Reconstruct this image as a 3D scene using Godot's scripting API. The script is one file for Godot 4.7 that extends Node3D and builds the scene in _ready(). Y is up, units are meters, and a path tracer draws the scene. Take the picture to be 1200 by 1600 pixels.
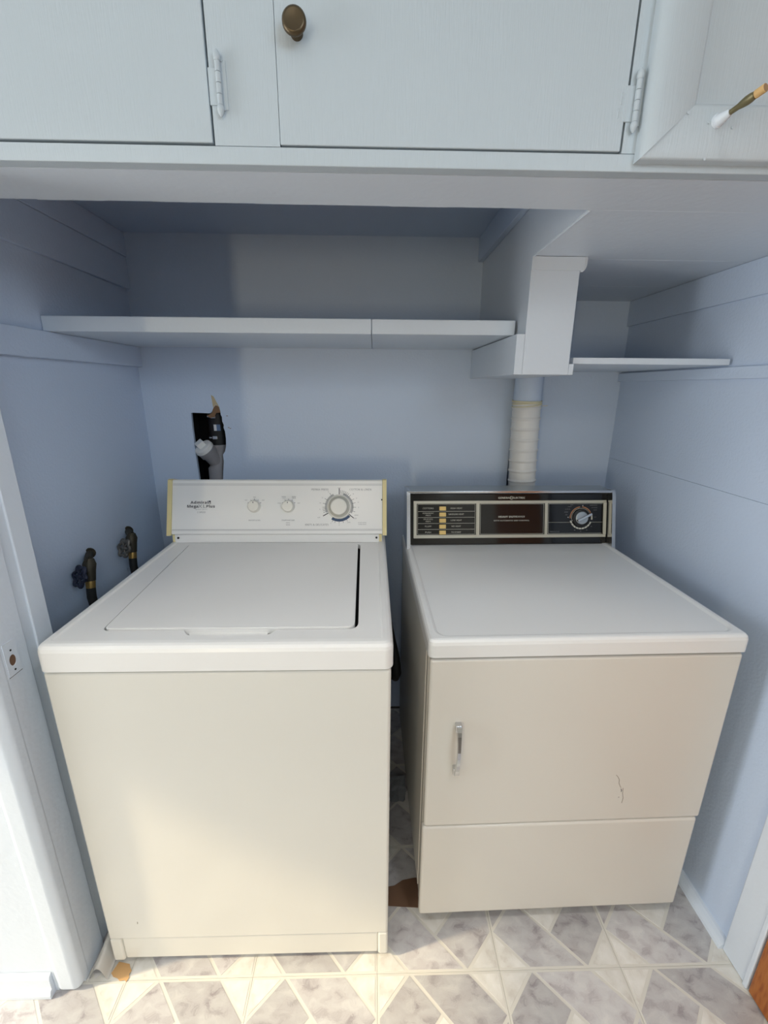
extends Node3D
# A laundry alcove: two white machines under painted shelves and a wall cabinet.

class B:
	# collects triangles with explicit normals; polygons are given counter-clockwise seen from outside
	var v := PackedVector3Array()
	var n := PackedVector3Array()
	var xf := Transform3D()
	func vert(p: Vector3, q: Vector3) -> void:
		v.append(xf * p)
		n.append((xf.basis * q).normalized())
	func tri(a: Vector3, b: Vector3, c: Vector3) -> void:
		var q := (b - a).cross(c - a)
		if q.length() < 1e-14:
			return
		vert(a, q); vert(c, q); vert(b, q)
	func quad(a: Vector3, b: Vector3, c: Vector3, d: Vector3) -> void:
		tri(a, b, c); tri(a, c, d)
	func strip(a: Vector3, na: Vector3, b: Vector3, nb: Vector3, c: Vector3, nc: Vector3, d: Vector3, nd: Vector3) -> void:
		vert(a, na); vert(c, nc); vert(b, nb)
		vert(a, na); vert(d, nd); vert(c, nc)
	func box(lo: Vector3, hi: Vector3) -> void:
		var p := []
		for i in 8:
			p.append(Vector3(hi.x if i & 1 else lo.x, hi.y if i & 2 else lo.y, hi.z if i & 4 else lo.z))
		quad(p[4], p[5], p[7], p[6]); quad(p[1], p[0], p[2], p[3]); quad(p[5], p[1], p[3], p[7])
		quad(p[0], p[4], p[6], p[2]); quad(p[6], p[7], p[3], p[2]); quad(p[0], p[1], p[5], p[4])
	func rbox(lo: Vector3, hi: Vector3, r := 0.003, seg := 1) -> void:
		# box with rounded edges
		var c := (lo + hi) / 2.0
		var h := (hi - lo) / 2.0
		r = minf(r, minf(h.x, minf(h.y, h.z)) * 0.98)
		var k := h - Vector3(r, r, r)
		for ax in 3:
			for sg in [-1.0, 1.0]:
				var u := (ax + 1) % 3
				var w := (ax + 2) % 3
				var lu := []
				var lw := []
				for i in seg + 1:
					lu.append(-h[u] + r * i / seg); lw.append(-h[w] + r * i / seg)
				for i in seg + 1:
					lu.append(h[u] - r + r * i / seg); lw.append(h[w] - r + r * i / seg)
				for i in lu.size() - 1:
					for j in lw.size() - 1:
						var ps := []
						var ns := []
						for o in [[0, 0], [1, 0], [1, 1], [0, 1]]:
							var p := Vector3()
							p[ax] = sg * h[ax]; p[u] = lu[i + o[0]]; p[w] = lw[j + o[1]]
							var inner := Vector3(clampf(p.x, -k.x, k.x), clampf(p.y, -k.y, k.y), clampf(p.z, -k.z, k.z))
							var q := (p - inner).normalized()
							ps.append(c + inner + q * r); ns.append(q)
						if sg > 0:
							strip(ps[0], ns[0], ps[1], ns[1], ps[2], ns[2], ps[3], ns[3])
						else:
							strip(ps[3], ns[3], ps[2], ns[2], ps[1], ns[1], ps[0], ns[0])
	func grid(rows: Array, closed := false, smooth := true, flip := false) -> void:
		# rows of points; smooth normals from neighbours
		var nr := rows.size()
		var nc: int = rows[0].size()
		var nn := []
		for i in nr:
			var line := PackedVector3Array()
			for j in nc:
				var ja := (j - 1 + nc) % nc if closed else maxi(j - 1, 0)
				var jb := (j + 1) % nc if closed else mini(j + 1, nc - 1)
				var du: Vector3 = rows[i][jb] - rows[i][ja]
				var dv: Vector3 = rows[mini(i + 1, nr - 1)][j] - rows[maxi(i - 1, 0)][j]
				var q := du.cross(dv)
				line.append((-q if flip else q).normalized())
			nn.append(line)
		for i in nr - 1:
			for j in (nc if closed else nc - 1):
				var k := (j + 1) % nc
				var a: Vector3 = rows[i][j]
				var b: Vector3 = rows[i][k]
				var c: Vector3 = rows[i + 1][k]
				var d: Vector3 = rows[i + 1][j]
				if smooth:
					if flip:
						strip(a, nn[i][j], d, nn[i + 1][j], c, nn[i + 1][k], b, nn[i][k])
					else:
						strip(a, nn[i][j], b, nn[i][k], c, nn[i + 1][k], d, nn[i + 1][j])
				elif flip:
					quad(a, d, c, b)
				else:
					quad(a, b, c, d)
	func fan(ring: PackedVector3Array, flip := false) -> void:
		for i in range(1, ring.size() - 1):
			if flip:
				tri(ring[0], ring[i + 1], ring[i])
			else:
				tri(ring[0], ring[i], ring[i + 1])
	func tube(path: Array, radii, sides := 14, caps := true) -> void:
		var rows := []
		var up := Vector3.UP
		for i in path.size():
			var a: Vector3 = path[maxi(i - 1, 0)]
			var b: Vector3 = path[mini(i + 1, path.size() - 1)]
			var t := (b - a).normalized()
			if i == 0:
				up = Vector3.RIGHT if absf(t.y) > 0.9 else Vector3.UP
			up = (up - t * up.dot(t)).normalized()
			var s := t.cross(up)
			var r: float = radii[i] if radii is Array else radii
			var ring := PackedVector3Array()
			for k in sides:
				var an := TAU * k / sides
				ring.append(path[i] + (up * cos(an) + s * sin(an)) * r)
			rows.append(ring)
		grid(rows, true, true, false)
		if caps:
			fan(rows[0], true)
			fan(rows[-1], false)
	func lathe(prof: Array, sides := 24, smooth := false) -> void:
		# prof: Vector2(radius, height) along local y, from bottom to top
		for i in prof.size() - 1:
			var a: Vector2 = prof[i]
			var b: Vector2 = prof[i + 1]
			var t0 := b - a
			var na := Vector2(t0.y, -t0.x).normalized()
			var nb := na
			if smooth:
				if i > 0:
					var d0: Vector2 = b - prof[i - 1]
					na = Vector2(d0.y, -d0.x).normalized()
				if i < prof.size() - 2:
					var d1: Vector2 = prof[i + 2] - a
					nb = Vector2(d1.y, -d1.x).normalized()
			for k in sides:
				var c0 := cos(TAU * k / sides)
				var s0 := sin(TAU * k / sides)
				var c1 := cos(TAU * (k + 1) / sides)
				var s1 := sin(TAU * (k + 1) / sides)
				strip(Vector3(a.x * c0, a.y, -a.x * s0), Vector3(na.x * c0, na.y, -na.x * s0), Vector3(a.x * c1, a.y, -a.x * s1), Vector3(na.x * c1, na.y, -na.x * s1),
					Vector3(b.x * c1, b.y, -b.x * s1), Vector3(nb.x * c1, nb.y, -nb.x * s1), Vector3(b.x * c0, b.y, -b.x * s0), Vector3(nb.x * c0, nb.y, -nb.x * s0))
	func prism(poly: PackedVector2Array, z0: float, z1: float) -> void:
		# polygon in xy pulled along z
		if Geometry2D.is_polygon_clockwise(poly):
			poly.reverse()
		var area := 0.0
		for i in poly.size():
			area += poly[i].cross(poly[(i + 1) % poly.size()])
		if area < 0:
			poly.reverse()
		var ix := Geometry2D.triangulate_polygon(poly)
		for i in range(0, ix.size(), 3):
			var a := poly[ix[i]]
			var b := poly[ix[i + 1]]
			var c := poly[ix[i + 2]]
			if (b - a).cross(c - a) < 0:
				var t := b
				b = c
				c = t
			tri(Vector3(a.x, a.y, z1), Vector3(b.x, b.y, z1), Vector3(c.x, c.y, z1))
			tri(Vector3(a.x, a.y, z0), Vector3(c.x, c.y, z0), Vector3(b.x, b.y, z0))
		for i in poly.size():
			var a := poly[i]
			var b := poly[(i + 1) % poly.size()]
			quad(Vector3(a.x, a.y, z0), Vector3(b.x, b.y, z0), Vector3(b.x, b.y, z1), Vector3(a.x, a.y, z1))
	func loop_sweep(x0: float, x1: float, z0: float, z1: float, rc: float, prof: Array, fill := true) -> void:
		# sweeps (inset, y, corner radius) round a rounded rectangle, from the outside in; the last ring is filled
		var rows := []
		for p in prof:
			var ring := PackedVector3Array()
			var r: float = maxf(rc - p.x, 0.001) if p.z < 0 else p.z
			for c in [[x1 - p.x - r, z0 + p.x + r, 0], [x0 + p.x + r, z0 + p.x + r, 1], [x0 + p.x + r, z1 - p.x - r, 2], [x1 - p.x - r, z1 - p.x - r, 3]]:
				for k in 7:
					var an: float = PI / 2 * (c[2] + k / 6.0)
					ring.append(Vector3(c[0] + r * cos(an), p.y, c[1] - r * sin(an)))
			rows.append(ring)
		for i in rows.size() - 1:
			grid([rows[i], rows[i + 1]], true, true)
		if fill:
			fan(rows[-1])
	func text(words: String, size: float, at: Transform3D, bold := false, wide := 1.0) -> void:
		# flat print: the words centred on at, size is the cap height
		var f := SystemFont.new()
		f.font_names = PackedStringArray(["Droid Sans"])
		if bold:
			f.font_weight = 700
		var t := TextMesh.new()
		t.font = f
		t.text = words
		t.font_size = 32
		t.pixel_size = size / 23.0
		t.depth = 0.0
		t.curve_step = 4.0
		var s := t.get_mesh_arrays()
		var vs: PackedVector3Array = s[Mesh.ARRAY_VERTEX]
		var ix = s[Mesh.ARRAY_INDEX]
		var m := at * Transform3D(Basis.from_scale(Vector3(wide, 1, 1)), Vector3())
		var count: int = ix.size() if ix != null and ix.size() else vs.size()
		for i in range(0, count, 3):
			var a := vs[ix[i]] if ix != null and ix.size() else vs[i]
			var b := vs[ix[i + 1]] if ix != null and ix.size() else vs[i + 1]
			var c := vs[ix[i + 2]] if ix != null and ix.size() else vs[i + 2]
			a = m * a; b = m * b; c = m * c
			if (b - a).cross(c - a).dot(at.basis.z) < 0:
				tri(a, c, b)
			else:
				tri(a, b, c)
	func mesh() -> ArrayMesh:
		var arr := []
		arr.resize(Mesh.ARRAY_MAX)
		arr[Mesh.ARRAY_VERTEX] = v
		arr[Mesh.ARRAY_NORMAL] = n
		var m := ArrayMesh.new()
		m.add_surface_from_arrays(Mesh.PRIMITIVE_TRIANGLES, arr)
		return m

var M := {}
var here := Transform3D()
var taken := {}

func nb() -> B:
	var b := B.new()
	b.xf = here
	return b

func numbered(called: String) -> String:
	if not taken.has(called):
		taken[called] = 0
		return called
	taken[called] += 1
	return "%s_%03d" % [called, taken[called]]

func put(called: String, b: B, m: Material, parent: Node = self) -> MeshInstance3D:
	var o := MeshInstance3D.new()
	o.name = numbered(called) if parent == self else called
	o.mesh = b.mesh()
	o.material_override = m
	parent.add_child(o, true)
	return o

func tag(o: Node, label: String, category := "", group := "", kind := "") -> Node:
	if label:
		o.set_meta("label", label)
	if category:
		o.set_meta("category", category)
	if group:
		o.set_meta("group", group)
	if kind:
		o.set_meta("kind", kind)
	return o

func thing(called: String, label: String, category: String, at := Vector3.ZERO, group := "") -> Node3D:
	var o := Node3D.new()
	o.name = numbered(called)
	o.position = at
	add_child(o)
	tag(o, label, category, group)
	here = Transform3D(Basis(), -at)
	return o

func struct(called: String, b: B, m: Material, label := "") -> MeshInstance3D:
	var o := put(called, b, m)
	tag(o, label, "", "", "structure")
	return o

func mat(called: String, c: Color, rough := 0.6, metal := 0.0) -> StandardMaterial3D:
	var m := StandardMaterial3D.new()
	m.resource_name = called
	m.albedo_color = c
	m.roughness = rough
	m.metallic = metal
	M[called] = m
	return m

func noise(fr: float, oct := 4, sd := 1, ramp: Gradient = null, warp := 0.0, side := 512) -> NoiseTexture2D:
	var f := FastNoiseLite.new()
	f.seed = sd
	f.frequency = fr
	f.fractal_octaves = oct
	if warp > 0:
		f.domain_warp_enabled = true
		f.domain_warp_amplitude = warp
		f.domain_warp_frequency = fr * 1.5
	var t := NoiseTexture2D.new()
	t.width = side
	t.height = side
	t.seamless = true
	t.noise = f
	if ramp:
		t.color_ramp = ramp
	return t

func ramp(stops: Array) -> Gradient:
	var g := Gradient.new()
	var o := PackedFloat32Array()
	var c := PackedColorArray()
	for s in stops:
		o.append(s[0]); c.append(s[1])
	g.offsets = o
	g.colors = c
	return g

func relief(m: StandardMaterial3D, t: Texture2D, cm: float, scale: Vector3) -> void:
	m.heightmap_enabled = true
	m.heightmap_texture = t
	m.heightmap_scale = cm
	m.uv1_triplanar = true
	m.uv1_world_triplanar = true
	m.uv1_scale = scale

func grain(m: StandardMaterial3D, t: Texture2D, scale: Vector3) -> void:
	m.albedo_texture = t
	m.uv1_triplanar = true
	m.uv1_world_triplanar = true
	m.uv1_scale = scale

func rgb(r: int, g: int, b: int) -> Color:
	return Color8(r, g, b)

func materials() -> void:
	var p := mat("wall paint", rgb(203, 218, 239), 0.55)
	relief(p, noise(0.06, 3, 3), 0.05, Vector3(3, 3, 3))
	p = mat("trim paint", rgb(217, 226, 236), 0.42)
	relief(p, noise(0.03, 3, 5), 0.03, Vector3(3, 3, 3))
	p = mat("dimmed cabinet paint", rgb(189, 200, 208), 0.42)  # wall paint made darker and greyer; weaker light is put into the colour
	relief(p, noise(0.05, 4, 7), 0.018, Vector3(14, 0.8, 14))
	mat("dark gap", rgb(28, 27, 30), 0.9)  # near-black backing that paints in the shade of door and lid gaps
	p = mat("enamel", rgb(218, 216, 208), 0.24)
	mat("top lit enamel", rgb(231, 230, 227), 0.3)  # same enamel as the body, lightened to paint in light from above
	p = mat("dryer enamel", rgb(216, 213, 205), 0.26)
	mat("dryer top lit enamel", rgb(229, 230, 229), 0.24)  # dryer enamel again, paler in place of light falling on the top
	mat("console white", rgb(238, 238, 236), 0.22)
	mat("yellowed plastic", rgb(226, 212, 158), 0.4)
	mat("knob white", rgb(232, 230, 222), 0.35)
	mat("knob grey", rgb(186, 184, 174), 0.35)
	mat("print grey", rgb(130, 132, 136), 0.6)
	mat("print light grey", rgb(176, 177, 178), 0.6)
	mat("print dark", rgb(52, 54, 62), 0.6)
	mat("print blue", rgb(62, 82, 112), 0.6)
	mat("print pale", rgb(206, 204, 192), 0.6)
	mat("print tan", rgb(176, 124, 88), 0.6)
	mat("chrome", rgb(205, 206, 208), 0.14, 1.0)
	mat("brushed steel", rgb(178, 184, 188), 0.38, 0.85)
	mat("black glass", rgb(12, 10, 10), 0.08)
	mat("black plastic", rgb(20, 19, 20), 0.45)
	mat("silver bezel", rgb(196, 192, 176), 0.36, 0.25)
	mat("button yellow", rgb(240, 206, 128), 0.4)
	mat("seam cream", rgb(221, 218, 209), 0.35)
	var grey := [[0.0, rgb(164, 156, 159)], [0.22, rgb(188, 183, 184)], [0.36, rgb(203, 199, 199)], [0.6, rgb(211, 209, 208)], [1.0, rgb(225, 223, 220)]]
	for i in 3:
		p = mat("grey marble %d" % i, Color(1, 1, 1).darkened(0.05 * i), 0.32)
		grain(p, noise(0.011, 7, 21 + i, ramp(grey), 70.0, 512), Vector3(2.6, 2.6, 4.2))
		p.uv1_offset = Vector3(0.3 * i, 0, 0.17 * i)
	for i in 2:
		p = mat("white marble %d" % i, Color(1, 1, 1).darkened(0.03 * i), 0.32)
		grain(p, noise(0.014, 5, 41 + i, ramp([[0.0, rgb(212, 206, 196)], [0.35, rgb(229, 226, 218)], [1.0, rgb(242, 240, 234)]]), 30.0, 512), Vector3(3, 3, 3))
	mat("sub floor", rgb(120, 112, 104), 0.9)
	p = mat("bare board", rgb(112, 84, 64), 0.85)
	p = mat("orange wood", rgb(178, 112, 52), 0.35)
	grain(p, noise(0.03, 5, 61, ramp([[0.0, rgb(190, 150, 120)], [0.5, rgb(240, 225, 205)], [1.0, rgb(255, 255, 255)]])), Vector3(6, 0.8, 6))
	mat("bronze", rgb(92, 80, 62), 0.36, 0.8)
	mat("brass", rgb(170, 138, 82), 0.4, 0.85)
	mat("aged metal", rgb(66, 62, 52), 0.55, 0.6)
	mat("navy paint", rgb(30, 36, 58), 0.5)
	mat("worn silver", rgb(104, 102, 98), 0.5, 0.5)
	mat("rubber", rgb(20, 20, 21), 0.6)
	mat("grey plastic", rgb(150, 148, 150), 0.5)
	mat("white plastic", rgb(238, 238, 236), 0.45)
	mat("hose vinyl", rgb(228, 227, 224), 0.45)
	mat("cord", rgb(222, 216, 186), 0.8)
	mat("torn paper", rgb(196, 182, 150), 0.9)
	mat("torn brown", rgb(134, 104, 78), 0.9)
	mat("tan wood", rgb(216, 178, 120), 0.6)
	mat("end grain", rgb(150, 122, 90), 0.8)
	mat("olive brass", rgb(122, 114, 84), 0.4, 0.6)
	mat("cavity", rgb(14, 13, 14), 0.95)  # near-black boards; the shade of the wall hollow is in their colour
	mat("floor adhesive", rgb(206, 164, 112), 0.8)
	mat("vinyl strip", rgb(206, 202, 194), 0.35)
	mat("scrap", rgb(160, 164, 168), 0.5)
	mat("label white", rgb(220, 222, 224), 0.6)
	mat("label blue", rgb(96, 120, 156), 0.6)
	mat("ceiling white", rgb(226, 228, 228), 0.8)
	mat("room paint", rgb(222, 222, 218), 0.7)
	mat("room brown", rgb(140, 92, 56), 0.5)
	p = mat("pane", Color(0.95, 0.97, 0.98, 0.06), 0.02)
	p.transparency = BaseMaterial3D.TRANSPARENCY_ALPHA
	p = mat("lamp glow", rgb(240, 240, 236), 0.6)
	p.emission_enabled = true
	p.emission = Color(1.0, 0.98, 0.95)
	p.emission_energy_multiplier = 0.8
	mat("scratch", rgb(128, 120, 108), 0.7)

func area(called: String, at: Vector3, towards: Vector3, w: float, h: float, c: Color, e: float) -> void:
	var l := AreaLight3D.new()
	l.name = called
	l.area_size = Vector2(w, h)
	l.area_range = 30.0
	l.area_attenuation = 2.0
	l.light_color = c
	l.light_energy = e
	l.shadow_enabled = true
	add_child(l)
	l.look_at_from_position(at, at + towards, Vector3.UP)

func _ready() -> void:
	# camera
	var cam := Camera3D.new()
	cam.name = "camera"
	cam.fov = 99.994
	cam.near = 0.02
	cam.transform = Transform3D(Basis(Vector3(0.9997, 0.00621, 0.02368), Vector3(0.00062, 0.96058, -0.27801), Vector3(-0.02447, 0.27794, 0.96029)).orthonormalized(), Vector3(0, 1.3914, 1.6289))
	add_child(cam)
	cam.current = true
	# sky and exposure
	var sky := ProceduralSkyMaterial.new()
	sky.sky_top_color = Color(0.42, 0.58, 0.82)
	sky.sky_horizon_color = Color(0.78, 0.84, 0.9)
	sky.ground_bottom_color = Color(0.45, 0.42, 0.38)
	sky.ground_horizon_color = Color(0.7, 0.7, 0.68)
	var s := Sky.new()
	s.sky_material = sky
	var env := Environment.new()
	env.background_mode = Environment.BG_SKY
	env.sky = s
	env.tonemap_mode = Environment.TONE_MAPPER_LINEAR
	env.tonemap_exposure = 0.86
	env.sdfgi_enabled = true
	env.ssao_enabled = true
	env.ssil_enabled = true
	var we := WorldEnvironment.new()
	we.name = "world"
	we.environment = env
	add_child(we)
	# daylight lamps at unseen openings, placed to light the alcove from each side
	area("unseen_left_daylight", Vector3(-2.46, 1.03, 1.635), Vector3(1, 0, -0.2), 0.58, 2.0, Color(0.98, 0.99, 1.0), 3.5)  # out of view on the left, lights the floor and right wall
	area("unseen_rear_slot_daylight", Vector3(-1.92, 0.56, 5.94), Vector3(0.3, 0, -1), 0.18, 0.95, Color(1.0, 0.93, 0.78), 3.4)  # unseen narrow opening, lights the back wall past the jamb
	area("unseen_rear_daylight", Vector3(-0.3, 1.5, 5.94), Vector3(0, 0, -1), 1.8, 1.5, Color(0.96, 0.98, 1.0), 0.9)  # out of view behind the camera, placed for even cool light
	area("unseen_right_daylight", Vector3(0.96, 2.02, 2.9), Vector3(-1, -0.2, 0), 1.9, 0.5, Color(0.86, 0.94, 1.0), 2.3)  # out of view on the right, placed to light the left jamb
	area("unseen_ceiling_light", Vector3(-0.2, 2.345, 3.3), Vector3(0, -1, -0.001), 0.5, 0.5, Color(1.0, 0.96, 0.9), 1.2)  # unseen lamp, placed to light upward faces
	# low sun through an unseen opening on the left
	var sun := DirectionalLight3D.new()
	sun.name = "sun"
	sun.light_color = Color(1.0, 0.91, 0.74)
	sun.light_energy = 1.6
	sun.light_angular_distance = 3.0
	sun.shadow_enabled = true
	add_child(sun)
	sun.look_at_from_position(Vector3(-5, 5, 5), Vector3(-5, 5, 5) + Vector3(0.966, -0.70, -0.24), Vector3.UP)
	for x in [-0.42, 0.45]:  # added fill beams that brighten the lid, dryer top and floor
		var sp := SpotLight3D.new()
		sp.name = "added_fill_beam"
		sp.light_color = Color(1.0, 0.98, 0.95)
		sp.light_energy = 0.75
		sp.light_size = 0.06
		sp.spot_angle = 46.0
		sp.spot_angle_attenuation = 0.25
		sp.spot_range = 12.0
		sp.spot_attenuation = 2.0
		sp.shadow_enabled = true
		add_child(sp, true)
		sp.look_at_from_position(Vector3(x, 2.425, 1.6), Vector3(x, 0, 1.6), Vector3.FORWARD)
	materials()
	shell()
	floor_tiles()
	alcove_boards()
	wall_cabinet()
	door_jamb()
	washer()
	dryer()
	plumbing()
	vent()
	oddments()

func shell() -> void:
	here = Transform3D()
	var b := nb()
	b.box(Vector3(-2.6, -0.12, -0.3), Vector3(1.2, -0.004, 6.2))
	struct("floor", b, M["sub floor"])
	# back wall, two panels; the left one is broken open for the drain
	b = nb()
	var hole_l := [Vector2(-0.664, 0.98), Vector2(-0.666, 1.06), Vector2(-0.668, 1.17), Vector2(-0.669, 1.235), Vector2(-0.668, 1.299), Vector2(-0.63, 1.298), Vector2(-0.6, 1.297), Vector2(-0.592, 1.303), Vector2(-0.584, 1.318), Vector2(-0.576, 1.326), Vector2(-0.564, 1.322), Vector2(-0.561, 1.305)]
	var hole_r := [Vector2(-0.561, 1.305), Vector2(-0.5605, 1.292), Vector2(-0.557, 1.284), Vector2(-0.5575, 1.268), Vector2(-0.553, 1.255), Vector2(-0.555, 1.246), Vector2(-0.551, 1.232), Vector2(-0.55, 1.205), Vector2(-0.552, 1.178), Vector2(-0.558, 1.157), Vector2(-0.567, 1.145), Vector2(-0.566, 1.12), Vector2(-0.572, 1.08), Vector2(-0.576, 1.05), Vector2(-0.576, 0.98)]
	var left := PackedVector2Array([Vector2(-0.98, 0), Vector2(-0.62, 0), Vector2(-0.62, 0.98)])
	for q in hole_l:
		left.append(q)
	left.append_array([Vector2(-0.561, 2.44), Vector2(-0.98, 2.44)])
	b.prism(left, -0.013, 0.0)
	var right := PackedVector2Array([Vector2(0.518, 0), Vector2(0.518, 2.44), Vector2(-0.561, 2.44)])
	for q in hole_r:
		right.append(q)
	right.append_array([Vector2(-0.62, 0.98), Vector2(-0.62, 0)])
	b.prism(right, -0.013, 0.0)
	# the recess right of it
	b.box(Vector3(0.56, 0, -0.14), Vector3(1.05, 2.44, -0.018))
	b.box(Vector3(0.5, 0, -0.14), Vector3(0.516, 2.44, -0.0131))
	struct("wall_back", b, M["wall paint"])
	b = nb()
	b.box(Vector3(-0.98, 0, -0.16), Vector3(0.6, 2.44, -0.141))
	b.box(Vector3(-0.74, 0.9, -0.1409), Vector3(-0.70, 1.5, -0.0135))
	b.box(Vector3(-0.53, 0.9, -0.1409), Vector3(-0.49, 1.5, -0.0135))
	b.box(Vector3(-0.6999, 1.40, -0.1409), Vector3(-0.5301, 1.45, -0.0135))
	struct("wall_back_cavity", b, M["cavity"], "dark hollow space seen through the broken hole in the back wall")
	b = nb()
	b.box(Vector3(-0.98, 0, -0.14), Vector3(-0.835, 2.44, 0.80))
	struct("wall_left", b, M["wall paint"])
	# right wall of two painted panels
	b = nb()
	b.box(Vector3(0.9205, 0, -0.14), Vector3(1.05, 2.44, 0.97))
	var wr := struct("wall_right", b, M["wall paint"])
	b = nb(); b.rbox(Vector3(0.918, 0.0, -0.018), Vector3(0.9225, 1.1347, 0.97), 0.0008); put("wall_panel", b, M["wall paint"], wr)
	b = nb(); b.rbox(Vector3(0.9182, 1.1353, -0.018), Vector3(0.9225, 2.44, 0.97), 0.0008); put("wall_panel", b, M["wall paint"], wr)
	b = nb()
	b.box(Vector3(1.0, 0, 0.97), Vector3(1.12, 2.44, 1.9)); b.box(Vector3(1.0, 0, 3.9), Vector3(1.12, 2.44, 6.12))
	b.box(Vector3(1.0, 0, 1.9), Vector3(1.12, 1.74, 3.9)); b.box(Vector3(1.0, 2.3, 1.9), Vector3(1.12, 2.44, 3.9))
	struct("wall_right_room", b, M["room paint"])
	b = nb()
	b.box(Vector3(-2.7, 2.44, -0.3), Vector3(1.2, 2.56, 6.2))
	struct("ceiling", b, M["ceiling white"])
	# stub wall left of the alcove
	b = nb()
	b.box(Vector3(-2.6, 0, 0.80), Vector3(-0.752, 2.44, 0.94))
	struct("wall_front_left", b, M["trim paint"])
	# out-of-view room walls, kept pale to bounce light, with their openings
	b = nb()
	b.box(Vector3(-2.62, 0, 0.94), Vector3(-2.5, 2.44, 1.32)); b.box(Vector3(-2.62, 0, 1.95), Vector3(-2.5, 2.44, 6.12)); b.box(Vector3(-2.62, 2.07, 1.32), Vector3(-2.5, 2.44, 1.95))
	struct("wall_left_room", b, M["room paint"])
	b = nb()
	b.box(Vector3(-2.62, 0, 6.0), Vector3(-2.02, 2.44, 6.12)); b.box(Vector3(-1.82, 0, 6.0), Vector3(-1.22, 2.44, 6.12)); b.box(Vector3(0.62, 0, 6.0), Vector3(1.12, 2.44, 6.12))
	b.box(Vector3(-2.02, 0, 6.0), Vector3(-1.82, 0.06, 6.12)); b.box(Vector3(-2.02, 1.06, 6.0), Vector3(-1.82, 2.44, 6.12))
	b.box(Vector3(-1.22, 0, 6.0), Vector3(0.62, 0.73, 6.12)); b.box(Vector3(-1.22, 2.27, 6.0), Vector3(0.62, 2.44, 6.12))
	struct("wall_rear", b, M["room paint"])
	# openings: low corner, high corner, axis across which the pane is thin
	var wins := [[Vector3(-2.56, 0, 1.32), Vector3(-2.56, 2.07, 1.95), 0], [Vector3(-2.02, 0.06, 6.06), Vector3(-1.82, 1.06, 6.06), 2], [Vector3(-1.22, 0.73, 6.06), Vector3(0.62, 2.27, 6.06), 2], [Vector3(1.06, 1.74, 1.9), Vector3(1.06, 2.3, 3.9), 0]]
	for i in 4:
		var lo: Vector3 = wins[i][0]
		var hi: Vector3 = wins[i][1]
		var th := Vector3(0.02, 0, 0) if wins[i][2] == 0 else Vector3(0, 0, 0.02)
		var ac := Vector3(0, 0, 0.012) if wins[i][2] == 0 else Vector3(0.012, 0, 0)
		var wide := Vector3(0, 0, hi.z - lo.z) if wins[i][2] == 0 else Vector3(hi.x - lo.x, 0, 0)
		var u := Vector3(0, 0.012, 0)
		b = nb()
		b.box(lo - th, Vector3(lo.x, hi.y, lo.z) + ac + th); b.box(lo + wide - ac - th, hi + th)
		b.box(lo + ac - th, lo + wide - ac + u + th); b.box(hi - wide + ac - u - th, hi - ac + th)
		var w := struct("unseen_window_%d" % (i + 1), b, M["trim paint"])  # unseen windows, placed where the daylight lamps stand
		b = nb()
		b.box(lo + ac + u - th * 0.1, hi - ac - u + th * 0.1)
		put("pane", b, M["pane"], w)
	for x in [-0.42, 0.45]:  # added fittings for the fill beams over the machine tops
		var dn := thing("added_fill_lamp", "added round ceiling fill light " + ("nearer the left wall" if x < 0 else "nearer the right wall"), "lamp", Vector3(x, 2.44, 1.6), "added fill lamps before the alcove")
		b = nb(); b.xf = Transform3D()
		b.lathe([Vector2(0.062, -0.006), Vector2(0.078, -0.004), Vector2(0.08, 0.0)], 32); put("trim_ring", b, M["white plastic"], dn)
		b = nb(); b.xf = Transform3D()
		b.lathe([Vector2(0.0, -0.004), Vector2(0.062, -0.005), Vector2(0.062, -0.001)], 32); put("diffuser", b, M["lamp glow"], dn)
	# out-of-view ceiling lamp behind the camera, placed to light the machine tops
	var t := thing("unseen_ceiling_lamp", "unseen flat square ceiling lamp, out of view in front of the alcove", "lamp", Vector3(-0.2, 2.44, 3.3))
	b = nb(); b.rbox(Vector3(-0.48, 2.375, 3.02), Vector3(0.08, 2.44, 3.58), 0.01, 2); put("housing", b, M["white plastic"], t)
	b = nb(); b.box(Vector3(-0.45, 2.370, 3.05), Vector3(0.05, 2.3745, 3.55)); put("diffuser", b, M["lamp glow"], t)

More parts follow.
